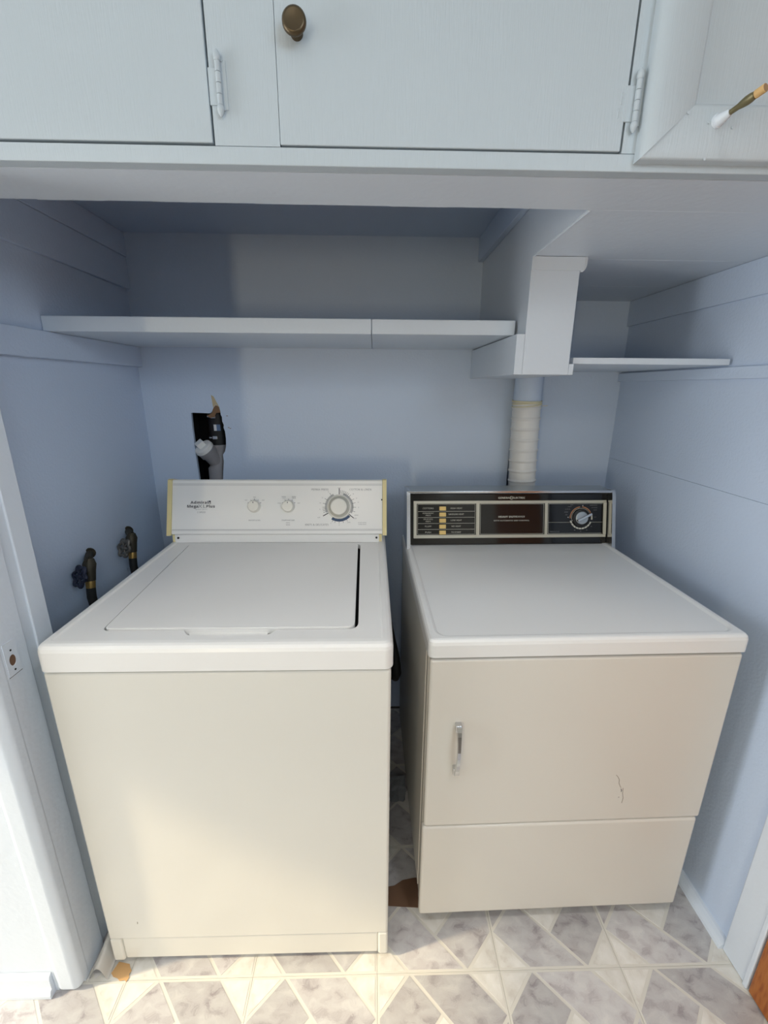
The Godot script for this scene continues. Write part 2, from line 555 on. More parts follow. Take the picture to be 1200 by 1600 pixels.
func floor_tiles() -> void:
	here = Transform3D()
	var fl := get_node("floor")
	var T := 0.3048
	var d := 0.257
	var quadr := PackedVector2Array([Vector2(0.26, 0), Vector2(0.74, 0), Vector2(1, 0.26), Vector2(0.757, 0.5), Vector2(0.5, 0.243)])
	var polys := []
	for k in 4:
		var q := PackedVector2Array()
		var c := PackedVector2Array()
		for p in quadr:
			q.append((p - Vector2(0.5, 0.5)).rotated(PI / 2 * k))
		for p in [Vector2(0, 0), Vector2(0.26, 0), Vector2(0, 0.26)]:
			c.append((p - Vector2(0.5, 0.5)).rotated(PI / 2 * k))
		polys.append(["grey", q]); polys.append(["white", c])
	polys.append(["white", PackedVector2Array([Vector2(0, -d), Vector2(d, 0), Vector2(0, d), Vector2(-d, 0)])])
	var frame := PackedVector2Array([Vector2(-0.482, -0.482), Vector2(0.482, -0.482), Vector2(0.482, 0.482), Vector2(-0.482, 0.482)])
	var meshes := []
	for p in polys:
		var small := Geometry2D.offset_polygon(p[1], -0.0125, Geometry2D.JOIN_MITER)
		var cut := Geometry2D.intersect_polygons(small[0], frame)
		var b := nb()
		b.xf = Transform3D(Basis(Vector3(T, 0, 0), Vector3(0, 0, T), Vector3(0, -1, 0)), Vector3())
		# local xy polygon lies on the floor, its z is down
		b.prism(cut[0], 0.0, 0.0012)
		for i in b.n.size():
			b.n[i] = b.n[i]
		meshes.append(b.mesh())
	var base := nb()
	base.rbox(Vector3(-T / 2 + 0.0002, -0.004, -T / 2 + 0.0002), Vector3(T / 2 - 0.0002, -0.0007, T / 2 - 0.0002), 0.0005)
	var bm := base.mesh()
	var r := RandomNumberGenerator.new()
	r.seed = 7
	for row in 5:
		for col in 8:
			var x := 0.0084 + T * (col - 5) + T / 2
			var z := 0.926 + T * (row - 3) + T / 2
			if x > 0.9 and z < 0.97 or x < -0.85 and z < 0.93:
				continue
			var t := MeshInstance3D.new()
			t.name = "tile"
			t.mesh = bm
			t.material_override = M["seam cream"]
			t.position = Vector3(x, 0, z)
			fl.add_child(t, true)
			if z < 0.5 and (col < 4 or col > 5):
				continue
			for i in polys.size():
				var p := MeshInstance3D.new()
				var g: bool = polys[i][0] == "grey"
				p.name = "grey_marble_inlay" if g else "white_marble_inlay"
				p.mesh = meshes[i]
				p.material_override = M["grey marble %d" % r.randi_range(0, 2)] if g else M["white marble %d" % r.randi_range(0, 1)]
				t.add_child(p, true)

func alcove_boards() -> void:
	here = Transform3D()
	var b := nb()
	# ceiling of the left bay, and the solid box above
	b.box(Vector3(-0.98, 1.876, -0.013), Vector3(0.3731, 1.90, 0.88))
	struct("ceiling_left_bay", b, M["wall paint"], "shaded blue painted ceiling of the open bay above the long shelf")
	b = nb()
	for z in [[-0.018, 0.206], [0.2075, 0.482], [0.4835, 0.7745]]:
		b.rbox(Vector3(0.3735, 1.69, z[0]), Vector3(0.9178, 1.712, z[1]), 0.0012)
	struct("ceiling_right_bay", b, M["trim paint"], "painted board soffit over the right bay with two thin seams")
	# boards along the left wall
	b = nb(); b.rbox(Vector3(-0.835, 1.457, 0.0005), Vector3(-0.818, 1.5225, 0.795), 0.002)
	struct("trim_1", b, M["wall paint"], "long painted board on the left wall that carries the shelf")
	b = nb(); b.rbox(Vector3(-0.835, 1.705, 0.0005), Vector3(-0.823, 1.803, 0.795), 0.002)
	struct("trim_2", b, M["wall paint"], "wide painted board high on the left wall above the shelf")
	b = nb(); b.rbox(Vector3(-0.835, 1.8035, 0.0005), Vector3(-0.819, 1.8755, 0.795), 0.002)
	struct("trim_3", b, M["wall paint"], "narrow painted board under the ceiling of the left bay")
	b = nb(); b.rbox(Vector3(0.355, 1.802, 0.0005), Vector3(0.3728, 1.8755, 0.86), 0.002)
	struct("trim_4", b, M["wall paint"], "painted board along the top of the middle partition")
	b = nb(); b.rbox(Vector3(0.909, 1.607, -0.0175), Vector3(0.9185, 1.6897, 0.90), 0.002)
	struct("trim_5", b, M["wall paint"], "painted board on the right wall right under the soffit")
	b = nb(); b.rbox(Vector3(0.906, 1.418, -0.0175), Vector3(0.9185, 1.4475, 0.875), 0.002)
	struct("trim_6", b, M["wall paint"], "thin painted ledger on the right wall under the short shelf")
	# shoe moulding and flat casing at the foot of the right wall
	b = nb()
	b.prism(PackedVector2Array([Vector2(0.919, 0), Vector2(0.919, 0.022), Vector2(0.910, 0.021), Vector2(0.901, 0.016), Vector2(0.894, 0.009), Vector2(0.892, 0.0)]), 0.0, 0.895)
	struct("baseboard_right", b, M["trim paint"], "small painted shoe moulding along the foot of the right wall")
	b = nb(); b.rbox(Vector3(0.902, 0.0005, 0.895), Vector3(0.921, 2.43, 0.963), 0.004, 2)
	b.rbox(Vector3(0.897, 0.0005, 0.9615), Vector3(0.925, 2.43, 0.9735), 0.003, 2)
	struct("trim_7", b, M["trim paint"], "flat painted casing at the front end of the right wall")
	# partition with its boxed front
	var t := thing("partition", "blue painted boxed partition hanging between the two shelf bays", "partition", Vector3(0.43, 1.425, 0.0))
	b = nb(); b.rbox(Vector3(0.375, 1.425, 0.0005), Vector3(0.490, 1.6895, 0.504), 0.002)
	side_prism(b, PackedVector2Array([Vector2(0.0005, 1.4252), Vector2(0.5035, 1.4252), Vector2(0.5035, 1.6893), Vector2(0.86, 1.6907), Vector2(0.86, 1.8755), Vector2(0.0005, 1.8755)]), 0.373, 0.3765)
	put("panel", b, M["trim paint"], t)
	b = nb(); b.rbox(Vector3(0.352, 1.425, 0.0005), Vector3(0.3728, 1.5205, 0.504), 0.0015)
	put("cleat", b, M["trim paint"], t)
	b = nb(); b.rbox(Vector3(0.4902, 1.425, 0.0005), Vector3(0.503, 1.4515, 0.503), 0.0015)
	put("cleat", b, M["trim paint"], t)
	b = nb()
	b.prism(PackedVector2Array([Vector2(0.4902, 1.657), Vector2(0.495, 1.6575), Vector2(0.4995, 1.661), Vector2(0.503, 1.667), Vector2(0.5045, 1.674), Vector2(0.5045, 1.6895), Vector2(0.4902, 1.6895)]), 0.0, 0.505)
	b.rbox(Vector3(0.3725, 1.660, 0.5035), Vector3(0.4995, 1.6895, 0.5065), 0.0012)
	put("cap_moulding", b, M["trim paint"], t)
	b = nb()
	b.tube([Vector3(0.3765, 1.6895, 0.506), Vector3(0.3765, 1.6895, 0.773)], 0.0022, 8)
	put("edge_bead", b, M["trim paint"], t)
	t = thing("long_shelf", "long pale blue shelf with a thick front edge above the white washer", "shelf", Vector3(-0.23, 1.523, 0.2))
	b = nb(); b.rbox(Vector3(-0.834, 1.523, 0.0005), Vector3(-0.005, 1.560, 0.44), 0.0025); put("shelf_board", b, M["trim paint"], t)
	b = nb(); b.rbox(Vector3(-0.0042, 1.5232, 0.0005), Vector3(0.3665, 1.5598, 0.4396), 0.0025); put("shelf_board", b, M["trim paint"], t)
	here = Transform3D()
	b = nb(); b.rbox(Vector3(0.504, 1.452, 0.1), Vector3(0.909, 1.4675, 0.492), 0.0015)
	b.rbox(Vector3(0.61, 1.452, -0.0178), Vector3(0.909, 1.4675, 0.1015), 0.0015)
	here = Transform3D()
	tag(put("short_shelf", b, M["trim paint"]), "short thin pale shelf in the right corner above the dryer", "shelf")

func wall_cabinet() -> void:
	var F := 0.911
	var t := thing("wall_cabinet", "pale blue painted built-in cupboard above the alcove with two flush doors", "cabinet", Vector3(0.03, 1.69, 0.8))
	var b := nb()
	# face frame around the doors
	b.rbox(Vector3(-0.98, 1.6902, F - 0.02), Vector3(0.9, 1.712, F), 0.0015)
	b.box(Vector3(-0.2185, 1.7121, F - 0.02), Vector3(-0.1292, 2.40, F))
	b.box(Vector3(0.3515, 1.7121, F - 0.02), Vector3(0.9, 2.40, F))
	b.box(Vector3(-0.98, 1.7121, F - 0.02), Vector3(-0.90, 2.40, F))
	b.box(Vector3(-0.899, 2.34, F - 0.02), Vector3(0.35, 2.40, F))
	put("face_frame", b, M["dimmed cabinet paint"], t)
	b = nb()
	b.box(Vector3(-0.98, 1.905, 0.02), Vector3(0.9, 2.40, F - 0.036))
	b.box(Vector3(-0.97, 1.72, F - 0.045), Vector3(0.9, 1.9, F - 0.035))
	put("carcass", b, M["dark gap"], t)
	# bottom board with a rough back edge
	b = nb()
	var edge := PackedVector2Array([Vector2(-0.98, F - 0.0205), Vector2(0.9175, F - 0.0205), Vector2(0.9175, 0.7755)])
	var xs := [0.40, 0.26, 0.2595, 0.13, 0.128, 0.03, 0.029, -0.20, -0.201, -0.37, -0.371, -0.45, -0.452, -0.56, -0.562, -0.98]
	var zs := [0.7757, 0.7757, 0.777, 0.777, 0.7757, 0.7757, 0.7772, 0.7772, 0.779, 0.779, 0.7806, 0.7806, 0.779, 0.779, 0.7815, 0.7815]
	for i in xs.size():
		edge.append(Vector2(xs[i], zs[i]))
	b.xf = here * Transform3D(Basis(Vector3(1, 0, 0), Vector3(0, 0, 1), Vector3(0, -1, 0)), Vector3(0, 1.70, 0))
	b.prism(edge, 0.0006, 0.010)
	put("bottom_board", b, M["trim paint"], t)
	# doors
	for i in 2:
		var lo := Vector3(-0.895, 1.7150, F - 0.019) if i == 0 else Vector3(-0.1286, 1.7142, F - 0.019)
		var hi := Vector3(-0.2215, 2.335, F + 0.0008) if i == 0 else Vector3(0.3487, 2.335, F + 0.0008)
		b = nb()
		b.rbox(lo, hi, 0.0014)
		var d := put("cabinet_door", b, M["dimmed cabinet paint"], t)
		if i == 1:
			tag(d, "cupboard door with the dark round knob")
			b = nb()
			b.xf = here * Transform3D(Basis(Vector3(1, 0, 0), Vector3(0, 0, 1), Vector3(0, -1, 0)), Vector3(-0.1, 1.836, F))
			b.lathe([Vector2(0.0085, 0.0), Vector2(0.0075, 0.004), Vector2(0.006, 0.009), Vector2(0.0085, 0.013), Vector2(0.0135, 0.0165), Vector2(0.0155, 0.020), Vector2(0.0150, 0.0235), Vector2(0.0122, 0.0255), Vector2(0.0115, 0.0248), Vector2(0.006, 0.0238), Vector2(0.0, 0.0236)], 28, true)
			put("knob", b, M["bronze"], d)
			# filler dents by the hinge
			b = nb()
			b.rbox(Vector3(0.3405, 1.768, F), Vector3(0.3422, 1.782, F + 0.0016), 0.0008); b.rbox(Vector3(0.3378, 1.752, F), Vector3(0.3395, 1.764, F + 0.0016), 0.0008)
			put("paint_drip", b, M["dimmed cabinet paint"], d)
		else:
			tag(d, "cupboard door hinged on its right edge")
		var hx := -0.2055 if i == 0 else 0.3610
		var hy := 1.779 if i == 0 else 1.7705
		b = nb()
		# door leaf, frame leaf, knuckles, finials
		b.rbox(Vector3(hx - 0.0145, hy - 0.022, F - 0.001), Vector3(hx - 0.001, hy + 0.019, F + 0.0018), 0.0006)
		b.rbox(Vector3(hx + 0.0005, hy - 0.027, F - 0.001), Vector3(hx + 0.0095, hy + 0.027, F + 0.0016), 0.0006)
		for k in 4:
			var y0 := hy - 0.024 + 0.012 * k
			b.tube([Vector3(hx, y0 + 0.0003, F + 0.005), Vector3(hx, y0 + 0.0117, F + 0.005)], 0.0036, 14)
		for s in [-1.0, 1.0]:
			b.tube([Vector3(hx, hy + s * 0.024, F + 0.005), Vector3(hx, hy + s * 0.026, F + 0.005), Vector3(hx, hy + s * 0.029, F + 0.005), Vector3(hx, hy + s * 0.033, F + 0.005), Vector3(hx, hy + s * 0.0365, F + 0.005)], [0.0036, 0.0046, 0.0048, 0.0036, 0.001], 14)
			b.tube([Vector3(hx + 0.005, hy + s * 0.0265, F + 0.0016), Vector3(hx + 0.005, hy + s * 0.0265, F + 0.0024)], 0.0016, 8)
		put("hinge", b, M["dimmed cabinet paint"], d)
	# mitred casing round a flat panel, right of the doors
	t = thing("framed_panel", "mitred painted casing around a flat panel at the cupboard's right end", "panel", Vector3(0.6, 1.7, F))
	b = nb()
	b.rbox(Vector3(0.44, 1.765, F - 0.001), Vector3(0.91, 2.39, F + 0.002), 0.0008)
	put("flat_panel", b, M["dimmed cabinet paint"], t)
	# stile: convex profile along y, lower end mitred at 45 degrees
	var prof := [Vector2(0.0, 0.0), Vector2(0.0, 0.010), Vector2(0.003, 0.0150), Vector2(0.009, 0.0185), Vector2(0.018, 0.020), Vector2(0.034, 0.019), Vector2(0.052, 0.0165), Vector2(0.0655, 0.0135), Vector2(0.069, 0.0115), Vector2(0.0705, 0.008), Vector2(0.0705, 0.0)]
	b = nb()
	var r0 := PackedVector3Array()
	var r1 := PackedVector3Array()
	for p in prof:
		r0.append(Vector3(0.3705 + p.x, 1.6995 + p.x * 0.95, F + p.y)); r1.append(Vector3(0.3705 + p.x, 2.39, F + p.y))
	b.grid([r0, r1], false, true)
	b.fan(r0, true)
	put("casing_stile", b, M["dimmed cabinet paint"], t)
	b = nb()
	r0 = PackedVector3Array()
	r1 = PackedVector3Array()
	var flat := [Vector2(0.0, 0.0), Vector2(0.0, 0.012), Vector2(0.003, 0.0155), Vector2(0.02, 0.0172), Vector2(0.045, 0.0165), Vector2(0.064, 0.0150), Vector2(0.0692, 0.0120), Vector2(0.0705, 0.008), Vector2(0.0705, 0.0)]
	for p in flat:
		r0.append(Vector3(0.3705 + p.x, 1.6995 + p.x * 0.95, F + p.y)); r1.append(Vector3(0.915, 1.6995 + p.x * 0.95, F + p.y))
	b.grid([r0, r1], false, true, true)
	b.fan(r0)
	put("casing_rail", b, M["dimmed cabinet paint"], t)
	b = nb()
	for q in [Vector3(0.428, 1.7525, F + 0.0168), Vector3(0.4585, 1.742, F + 0.0168), Vector3(0.462, 1.7005, F + 0.0155), Vector3(0.492, 1.737, F + 0.0172)]:
		b = nb()
		b.tube([q, q + Vector3(0, 0, 0.0007)], 0.0018, 10)
		put("filled_nail_hole", b, M["dimmed cabinet paint"], t)
	# the peg
	t = thing("peg", "short coat peg with white base and tan tip on the upper right casing", "peg", Vector3(0.4705, 1.744, F + 0.016))
	var dir := (Vector3(0.487, 1.7525, 0.977) - Vector3(0.4705, 1.744, F + 0.016)).normalized()
	var ax := Basis(Quaternion(Vector3.UP, dir))
	b = nb(); b.xf = Transform3D(ax, Vector3())
	b.lathe([Vector2(0.0088, -0.003), Vector2(0.0088, 0.0012), Vector2(0.0078, 0.0018), Vector2(0.0066, 0.008), Vector2(0.0042, 0.0165), Vector2(0.0, 0.0166)], 20)
	put("base", b, M["trim paint"], t)
	b = nb(); b.xf = Transform3D(ax, Vector3())
	b.lathe([Vector2(0.0032, 0.0166), Vector2(0.0034, 0.022), Vector2(0.0036, 0.026), Vector2(0.0048, 0.031), Vector2(0.0056, 0.036), Vector2(0.0054, 0.041), Vector2(0.0046, 0.0445), Vector2(0.0042, 0.046), Vector2(0.0, 0.046)], 20, true)
	put("shaft", b, M["olive brass"], t)
	b = nb(); b.xf = Transform3D(ax, Vector3())
	b.lathe([Vector2(0.0046, 0.046), Vector2(0.0049, 0.0462), Vector2(0.0049, 0.0565), Vector2(0.0046, 0.057)], 20)
	var tip := put("wooden_tip", b, M["tan wood"], t)
	b = nb(); b.xf = Transform3D(ax, Vector3())
	b.lathe([Vector2(0.0046, 0.0565), Vector2(0.0044, 0.0572), Vector2(0.0, 0.0572)], 20)
	put("end_face", b, M["end grain"], tip)

func door_jamb() -> void:
	here = Transform3D()
	# rounded casing at the corner of the stub wall, then the jamb with its stop
	var b := nb()
	b.rbox(Vector3(-0.7565, 0.0005, 0.90), Vector3(-0.6985, 2.43, 0.9465), 0.017, 4)
	struct("trim_8", b, M["trim paint"], "rounded painted corner casing at the left front of the alcove")
	b = nb()
	b.rbox(Vector3(-0.752, 0.0005, 0.853), Vector3(-0.6995, 2.43, 0.9258), 0.0018)
	var j := struct("trim_9", b, M["trim paint"], "painted door jamb on the left with a latch plate let into it")
	b = nb(); b.rbox(Vector3(-0.836, 0.0005, 0.80), Vector3(-0.7045, 2.43, 0.8528), 0.002)
	b.rbox(Vector3(-0.836, 0.0005, 0.782), Vector3(-0.7005, 2.43, 0.826), 0.002)
	put("jamb_stop", b, M["trim paint"], j)
	# strike plate with an open latch hole
	b = nb()
	b.xf = Transform3D(Basis(Vector3(0, 0, -1), Vector3(0, 1, 0), Vector3(1, 0, 0)), Vector3(-0.6995, 0.8805, 0.8925))
	var hole := []
	for k in 25:
		var an := PI / 2 + TAU * k / 24.0
		hole.append(Vector2(0.0078 * cos(an), 0.0115 * sin(an)))
	for side in 2:
		var half := PackedVector2Array()
		if side == 0:
			for k in 13:
				half.append(hole[k])
			half.append_array([Vector2(0, -0.030), Vector2(-0.015, -0.030), Vector2(-0.015, 0.040), Vector2(0, 0.040)])
		else:
			for k in range(12, 25):
				half.append(hole[k])
			half.append_array([Vector2(0, 0.040), Vector2(0.015, 0.040), Vector2(0.015, -0.030), Vector2(0, -0.030)])
		b.prism(half, 0.0003, 0.0014)
	var sp := put("strike_plate", b, M["trim paint"], j)
	b = nb()
	b.xf = Transform3D(Basis(Vector3(0, 0, -1), Vector3(0, 1, 0), Vector3(1, 0, 0)), Vector3(-0.6995, 0.8805, 0.8925))
	b.prism(PackedVector2Array([Vector2(-0.0085, -0.012), Vector2(0.0085, -0.012), Vector2(0.0085, 0.012), Vector2(-0.0085, 0.012)]), 0.0001, 0.0003)
	put("latch_hole", b, M["bare board"], sp)
	b = nb()
	for y in [-0.0205, 0.0215]:
		b.tube([Vector3(-0.6986, 0.8805 + y, 0.8925), Vector3(-0.6977, 0.8805 + y, 0.8925)], 0.0021, 10)
	put("screw_hole", b, M["dark gap"], sp)
	b = nb()
	b.box(Vector3(-0.6993, 0.8492, 0.877), Vector3(-0.6984, 0.8503, 0.908))
	put("plate_shadow_gap", b, M["dark gap"], sp)
	# baseboard of the stub wall with a shoe moulding
	b = nb()
	b.prism(PackedVector2Array([Vector2(0.0, 0.0005), Vector2(0.016, 0.0005), Vector2(0.017, 0.012), Vector2(0.0125, 0.022), Vector2(0.009, 0.024), Vector2(0.009, 0.055), Vector2(0.0065, 0.062), Vector2(0.0, 0.066)]), 0.0, 1.80)
	for i in b.v.size():
		var p := b.v[i]
		var q := b.n[i]
		b.v[i] = Vector3(-2.56 + p.z, p.y, 0.9405 + p.x)
		b.n[i] = Vector3(q.z, q.y, q.x)
	for i in range(0, b.v.size(), 3):
		var tv := b.v[i]
		b.v[i] = b.v[i + 1]
		b.v[i + 1] = tv
		var tn := b.n[i]
		b.n[i] = b.n[i + 1]
		b.n[i + 1] = tn
	struct("baseboard_front_left", b, M["trim paint"], "glossy white moulded baseboard left of the corner casing")
	# wooden door past the end of the right wall
	var t := thing("wooden_door", "varnished orange wood door edge past the right wall casing", "door", Vector3(0.92, 0, 1.3))
	b = nb(); b.rbox(Vector3(0.899, 0.004, 0.977), Vector3(0.939, 2.02, 1.72), 0.003); put("leaf", b, M["orange wood"], t)
	b = nb()
	b.xf = here * Transform3D(Basis(Vector3(1, 0, 0), Vector3(0, 0, 1), Vector3(0, -1, 0)) * Basis(Vector3(0, 0, 1), PI / 2), Vector3(0.899, 0.95, 1.66))
	b.lathe([Vector2(0.012, 0.0), Vector2(0.010, 0.02), Vector2(0.024, 0.035), Vector2(0.022, 0.052), Vector2(0, 0.055)], 20, true)
	put("door_knob", b, M["brass"], t)

func face(o: Vector3, up: Vector3) -> Transform3D:
	var y := up.normalized()
	return Transform3D(Basis(Vector3.RIGHT, y, Vector3.RIGHT.cross(y)), o)

func arc(b: B, c: Vector2, r0: float, r1: float, a0: float, a1: float, z0: float, z1: float) -> void:
	# ring segment; angles in degrees clockwise from the top
	var n := maxi(3, int(absf(a1 - a0) / 8.0))
	var poly := PackedVector2Array()
	for i in n + 1:
		var a := deg_to_rad(lerpf(a0, a1, float(i) / n))
		poly.append(c + Vector2(sin(a), cos(a)) * r1)
	for i in n + 1:
		var a := deg_to_rad(lerpf(a1, a0, float(i) / n))
		poly.append(c + Vector2(sin(a), cos(a)) * r0)
	b.prism(poly, z0, z1)

func tick(b: B, c: Vector2, a: float, r0: float, r1: float, w: float, z := 0.0005) -> void:
	var u := Vector2(sin(deg_to_rad(a)), cos(deg_to_rad(a)))
	var s := Vector2(u.y, -u.x) * w / 2
	b.prism(PackedVector2Array([c + u * r0 - s, c + u * r0 + s, c + u * r1 + s, c + u * r1 - s]), 0.0, z)

func washer() -> void:
	var t := thing("washing_machine", "white top-loading washing machine with a white dial panel, beside the left wall", "washing machine", Vector3(-0.304, 0, 0.52))
	var x0 := -0.6434
	var x1 := 0.0351
	var b := nb()
	b.rbox(Vector3(x0, 0.024, 0.16), Vector3(x1, 0.8565, 0.894), 0.007, 2)
	put("body", b, M["enamel"], t)
	b = nb()
	b.rbox(Vector3(x0, 0.0975, 0.86), Vector3(x1, 0.8555, 0.9), 0.007, 3)
	var fp := put("front_panel", b, M["enamel"], t)
	b = nb()
	b.xf = here * Transform3D(Basis(), Vector3(0.045, 0.0, 0.0))
	b.prism(PackedVector2Array([Vector2(-0.612, 0.153), Vector2(-0.6105, 0.1525), Vector2(-0.6098, 0.158), Vector2(-0.611, 0.1595)]), 0.9, 0.9004)
	put("scuff_mark", b, M["scratch"], fp)
	b = nb()
	b.rbox(Vector3(-0.6135, 0.026, 0.85), Vector3(0.0095, 0.0965, 0.8965), 0.003, 2)
	put("toe_panel", b, M["enamel"], t)
	b = nb()
	b.rbox(Vector3(x0, 0.022, 0.85), Vector3(-0.6145, 0.0985, 0.9), 0.006, 2)
	put("corner_flange", b, M["enamel"], t)
	b = nb()
	b.rbox(Vector3(0.0105, 0.022, 0.85), Vector3(x1, 0.0985, 0.9), 0.006, 2)
	put("corner_flange", b, M["enamel"], t)
	for q in [Vector2(-0.6, 0.85), Vector2(-0.01, 0.85), Vector2(-0.6, 0.22), Vector2(-0.01, 0.22)]:
		b = nb(); b.tube([Vector3(q.x, 0.0, q.y), Vector3(q.x, 0.026, q.y)], 0.02, 14); put("foot", b, M["rubber"], t)
	# top deck: rounded skirt, raised rim, deck plate with the lid opening
	b = nb()
	var X0 := -0.6475
	var X1 := 0.0392
	var prof := [Vector3(0.004, 0.8575, -1), Vector3(0.0, 0.860, -1), Vector3(0.0, 0.9015, -1), Vector3(0.0018, 0.9085, -1), Vector3(0.006, 0.9135, -1), Vector3(0.012, 0.9158, -1), Vector3(0.0205, 0.9165, 0.006), Vector3(0.0225, 0.9150, 0.005), Vector3(0.0245, 0.9128, 0.004)]
	b.loop_sweep(X0, X1, 0.16, 0.9045, 0.018, prof, false)
	# deck ring: polygon in (x, z) with the trapezoid lid hole
	var o := PackedVector2Array([Vector2(X0 + 0.024, 0.184), Vector2(X1 - 0.024, 0.184), Vector2(X1 - 0.024, 0.8805), Vector2(X0 + 0.024, 0.8805)])
	var lid := rounded([Vector2(-0.5765, 0.345), Vector2(-0.0445, 0.345), Vector2(-0.0345, 0.842), Vector2(-0.2, 0.842), Vector2(-0.212, 0.860), Vector2(-0.372, 0.860), Vector2(-0.385, 0.842), Vector2(-0.5505, 0.842)], [0.012, 0.016, 0.022, 0.003, 0.006, 0.006, 0.003, 0.014])
	var gap := Geometry2D.offset_polygon(lid, 0.0028, Geometry2D.JOIN_ROUND)[0]
	# split at the middle line x = -0.3 into two halves
	for s in 2:
		var halfbox := PackedVector2Array([Vector2(-0.3, 0.0), Vector2(1, 0.0), Vector2(1, 1.2), Vector2(-0.3, 1.2)]) if s else PackedVector2Array([Vector2(-1, 0.0), Vector2(-0.3, 0.0), Vector2(-0.3, 1.2), Vector2(-1, 1.2)])
		for half in Geometry2D.intersect_polygons(o, halfbox):
			for ring in Geometry2D.clip_polygons(half, gap):
				flat_prism(b, ring, 0.8995, 0.9132)
	put("top_deck", b, M["top lit enamel"], t)
	b = nb()
	flat_prism(b, PackedVector2Array([Vector2(-0.61, 0.20), Vector2(0.0, 0.20), Vector2(0.0, 0.875), Vector2(-0.61, 0.875)]), 0.885, 0.887)
	put("lid_gap_shade", b, M["dark gap"], t)  # dark plate standing in for the shade below the lid gap
	# lid without its grip tongue, then the tongue a little lower
	b = nb()
	var plate := Geometry2D.clip_polygons(lid, PackedVector2Array([Vector2(-1, 0.8425), Vector2(1, 0.8425), Vector2(1, 1), Vector2(-1, 1)]))[0]
	plate = shift_right(plate)
	flat_prism(b, plate, 0.893, 0.9155)
	var edge := Geometry2D.offset_polygon(plate, -0.0022, Geometry2D.JOIN_ROUND)[0]
	flat_prism(b, edge, 0.9155, 0.9166)
	var ld := put("lid", b, M["top lit enamel"], t)
	b = nb()
	flat_prism(b, PackedVector2Array([Vector2(-0.383, 0.840), Vector2(-0.214, 0.840), Vector2(-0.222, 0.8585), Vector2(-0.365, 0.8585)]), 0.8985, 0.9050)
	put("lid_grip", b, M["top lit enamel"], ld)
	# console
	var P0 := Vector3(-0.304, 0.942, 0.33)
	var up := Vector3(0, 0.163, -0.055)
	b = nb()
	# wedge body: side profile in (z, y) pulled along x
	side_prism(b, PackedVector2Array([Vector2(0.327, 0.9425), Vector2(0.273, 1.1035), Vector2(0.268, 1.1060), Vector2(0.185, 1.084), Vector2(0.175, 1.078), Vector2(0.175, 0.9135), Vector2(0.322, 0.9135), Vector2(0.322, 0.9425)]), -0.638, 0.028)
	var cs := put("console", b, M["console white"], t)
	b = nb()
	b.xf = here * face(P0, up)
	b.rbox(Vector3(-0.334, 0.0005, -0.003), Vector3(0.333, 0.1718, 0.0), 0.0012)
	put("fascia", b, M["console white"], cs)
	for s in 2:
		b = nb()
		var cx := -0.651 if s == 0 else 0.0292
		side_prism(b, PackedVector2Array([Vector2(0.336, 0.9395), Vector2(0.279, 1.1065), Vector2(0.270, 1.1085), Vector2(0.18, 1.0855), Vector2(0.172, 1.08), Vector2(0.172, 0.9395)]), cx, cx + 0.0128)
		put("end_cap", b, M["yellowed plastic"], cs)
	b = nb()
	side_prism(b, PackedVector2Array([Vector2(0.3275, 0.914), Vector2(0.325, 0.940), Vector2(0.30, 0.940), Vector2(0.30, 0.914)]), -0.6295, 0.0175)
	put("mounting_strip", b, M["console white"], cs)
	b = nb()
	side_prism(b, PackedVector2Array([Vector2(0.3278, 0.914), Vector2(0.3255, 0.939), Vector2(0.30, 0.939), Vector2(0.30, 0.914)]), 0.0177, 0.0262)
	put("strip_end", b, M["yellowed plastic"], cs)
	b = nb()
	side_prism(b, PackedVector2Array([Vector2(0.3278, 0.914), Vector2(0.3255, 0.939), Vector2(0.30, 0.939), Vector2(0.30, 0.914)]), -0.637, -0.6297)
	put("strip_end", b, M["yellowed plastic"], cs)
	for x in [-0.6195, 0.0095]:
		b = nb()
		b.tube([Vector3(x, 0.929, 0.325), Vector3(x, 0.929, 0.3278)], 0.0034, 12)
		put("screw", b, M["dark gap"], cs)
	# print on the fascia
	b = nb(); b.xf = here * face(P0, up)
	for y in [0.1605, 0.1565, 0.0155, 0.0125]:
		b.box(Vector3(-0.332, y - 0.0006, 0.0), Vector3(0.331, y + 0.0006, 0.0003))
	put("pinstripe", b, M["print light grey"], cs)
	var f := face(P0, up)
	b = nb(); b.xf = here
	b.text("Admiral", 0.0085, f * Transform3D(Basis(), Vector3(-0.2475, 0.1010, 0.0006)), true, 1.25)
	b.text("Mega", 0.0085, f * Transform3D(Basis(), Vector3(-0.2685, 0.0888, 0.0006)), true, 1.2)
	b.text("Plus", 0.0085, f * Transform3D(Basis(), Vector3(-0.2130, 0.0888, 0.0006)), true, 1.2)
	b.xf = here * f
	b.box(Vector3(-0.2185, 0.0965, 0.0), Vector3(-0.2172, 0.1065, 0.0006)); b.box(Vector3(-0.2185, 0.1025, 0.0), Vector3(-0.2125, 0.1068, 0.0006)); b.box(Vector3(-0.2142, 0.0965, 0.0), Vector3(-0.2125, 0.1068, 0.0006))
	put("brand_print", b, M["print dark"], cs)
	b = nb()
	b.text("XL", 0.0105, f * Transform3D(Basis(), Vector3(-0.2395, 0.0890, 0.0006)), true, 1.5)
	b.text("HEAVY DUTY", 0.0042, f * Transform3D(Basis(), Vector3(-0.2420, 0.0790, 0.0006)), false, 1.2)
	put("badge_print", b, M["print light grey"], cs)
	b = nb()
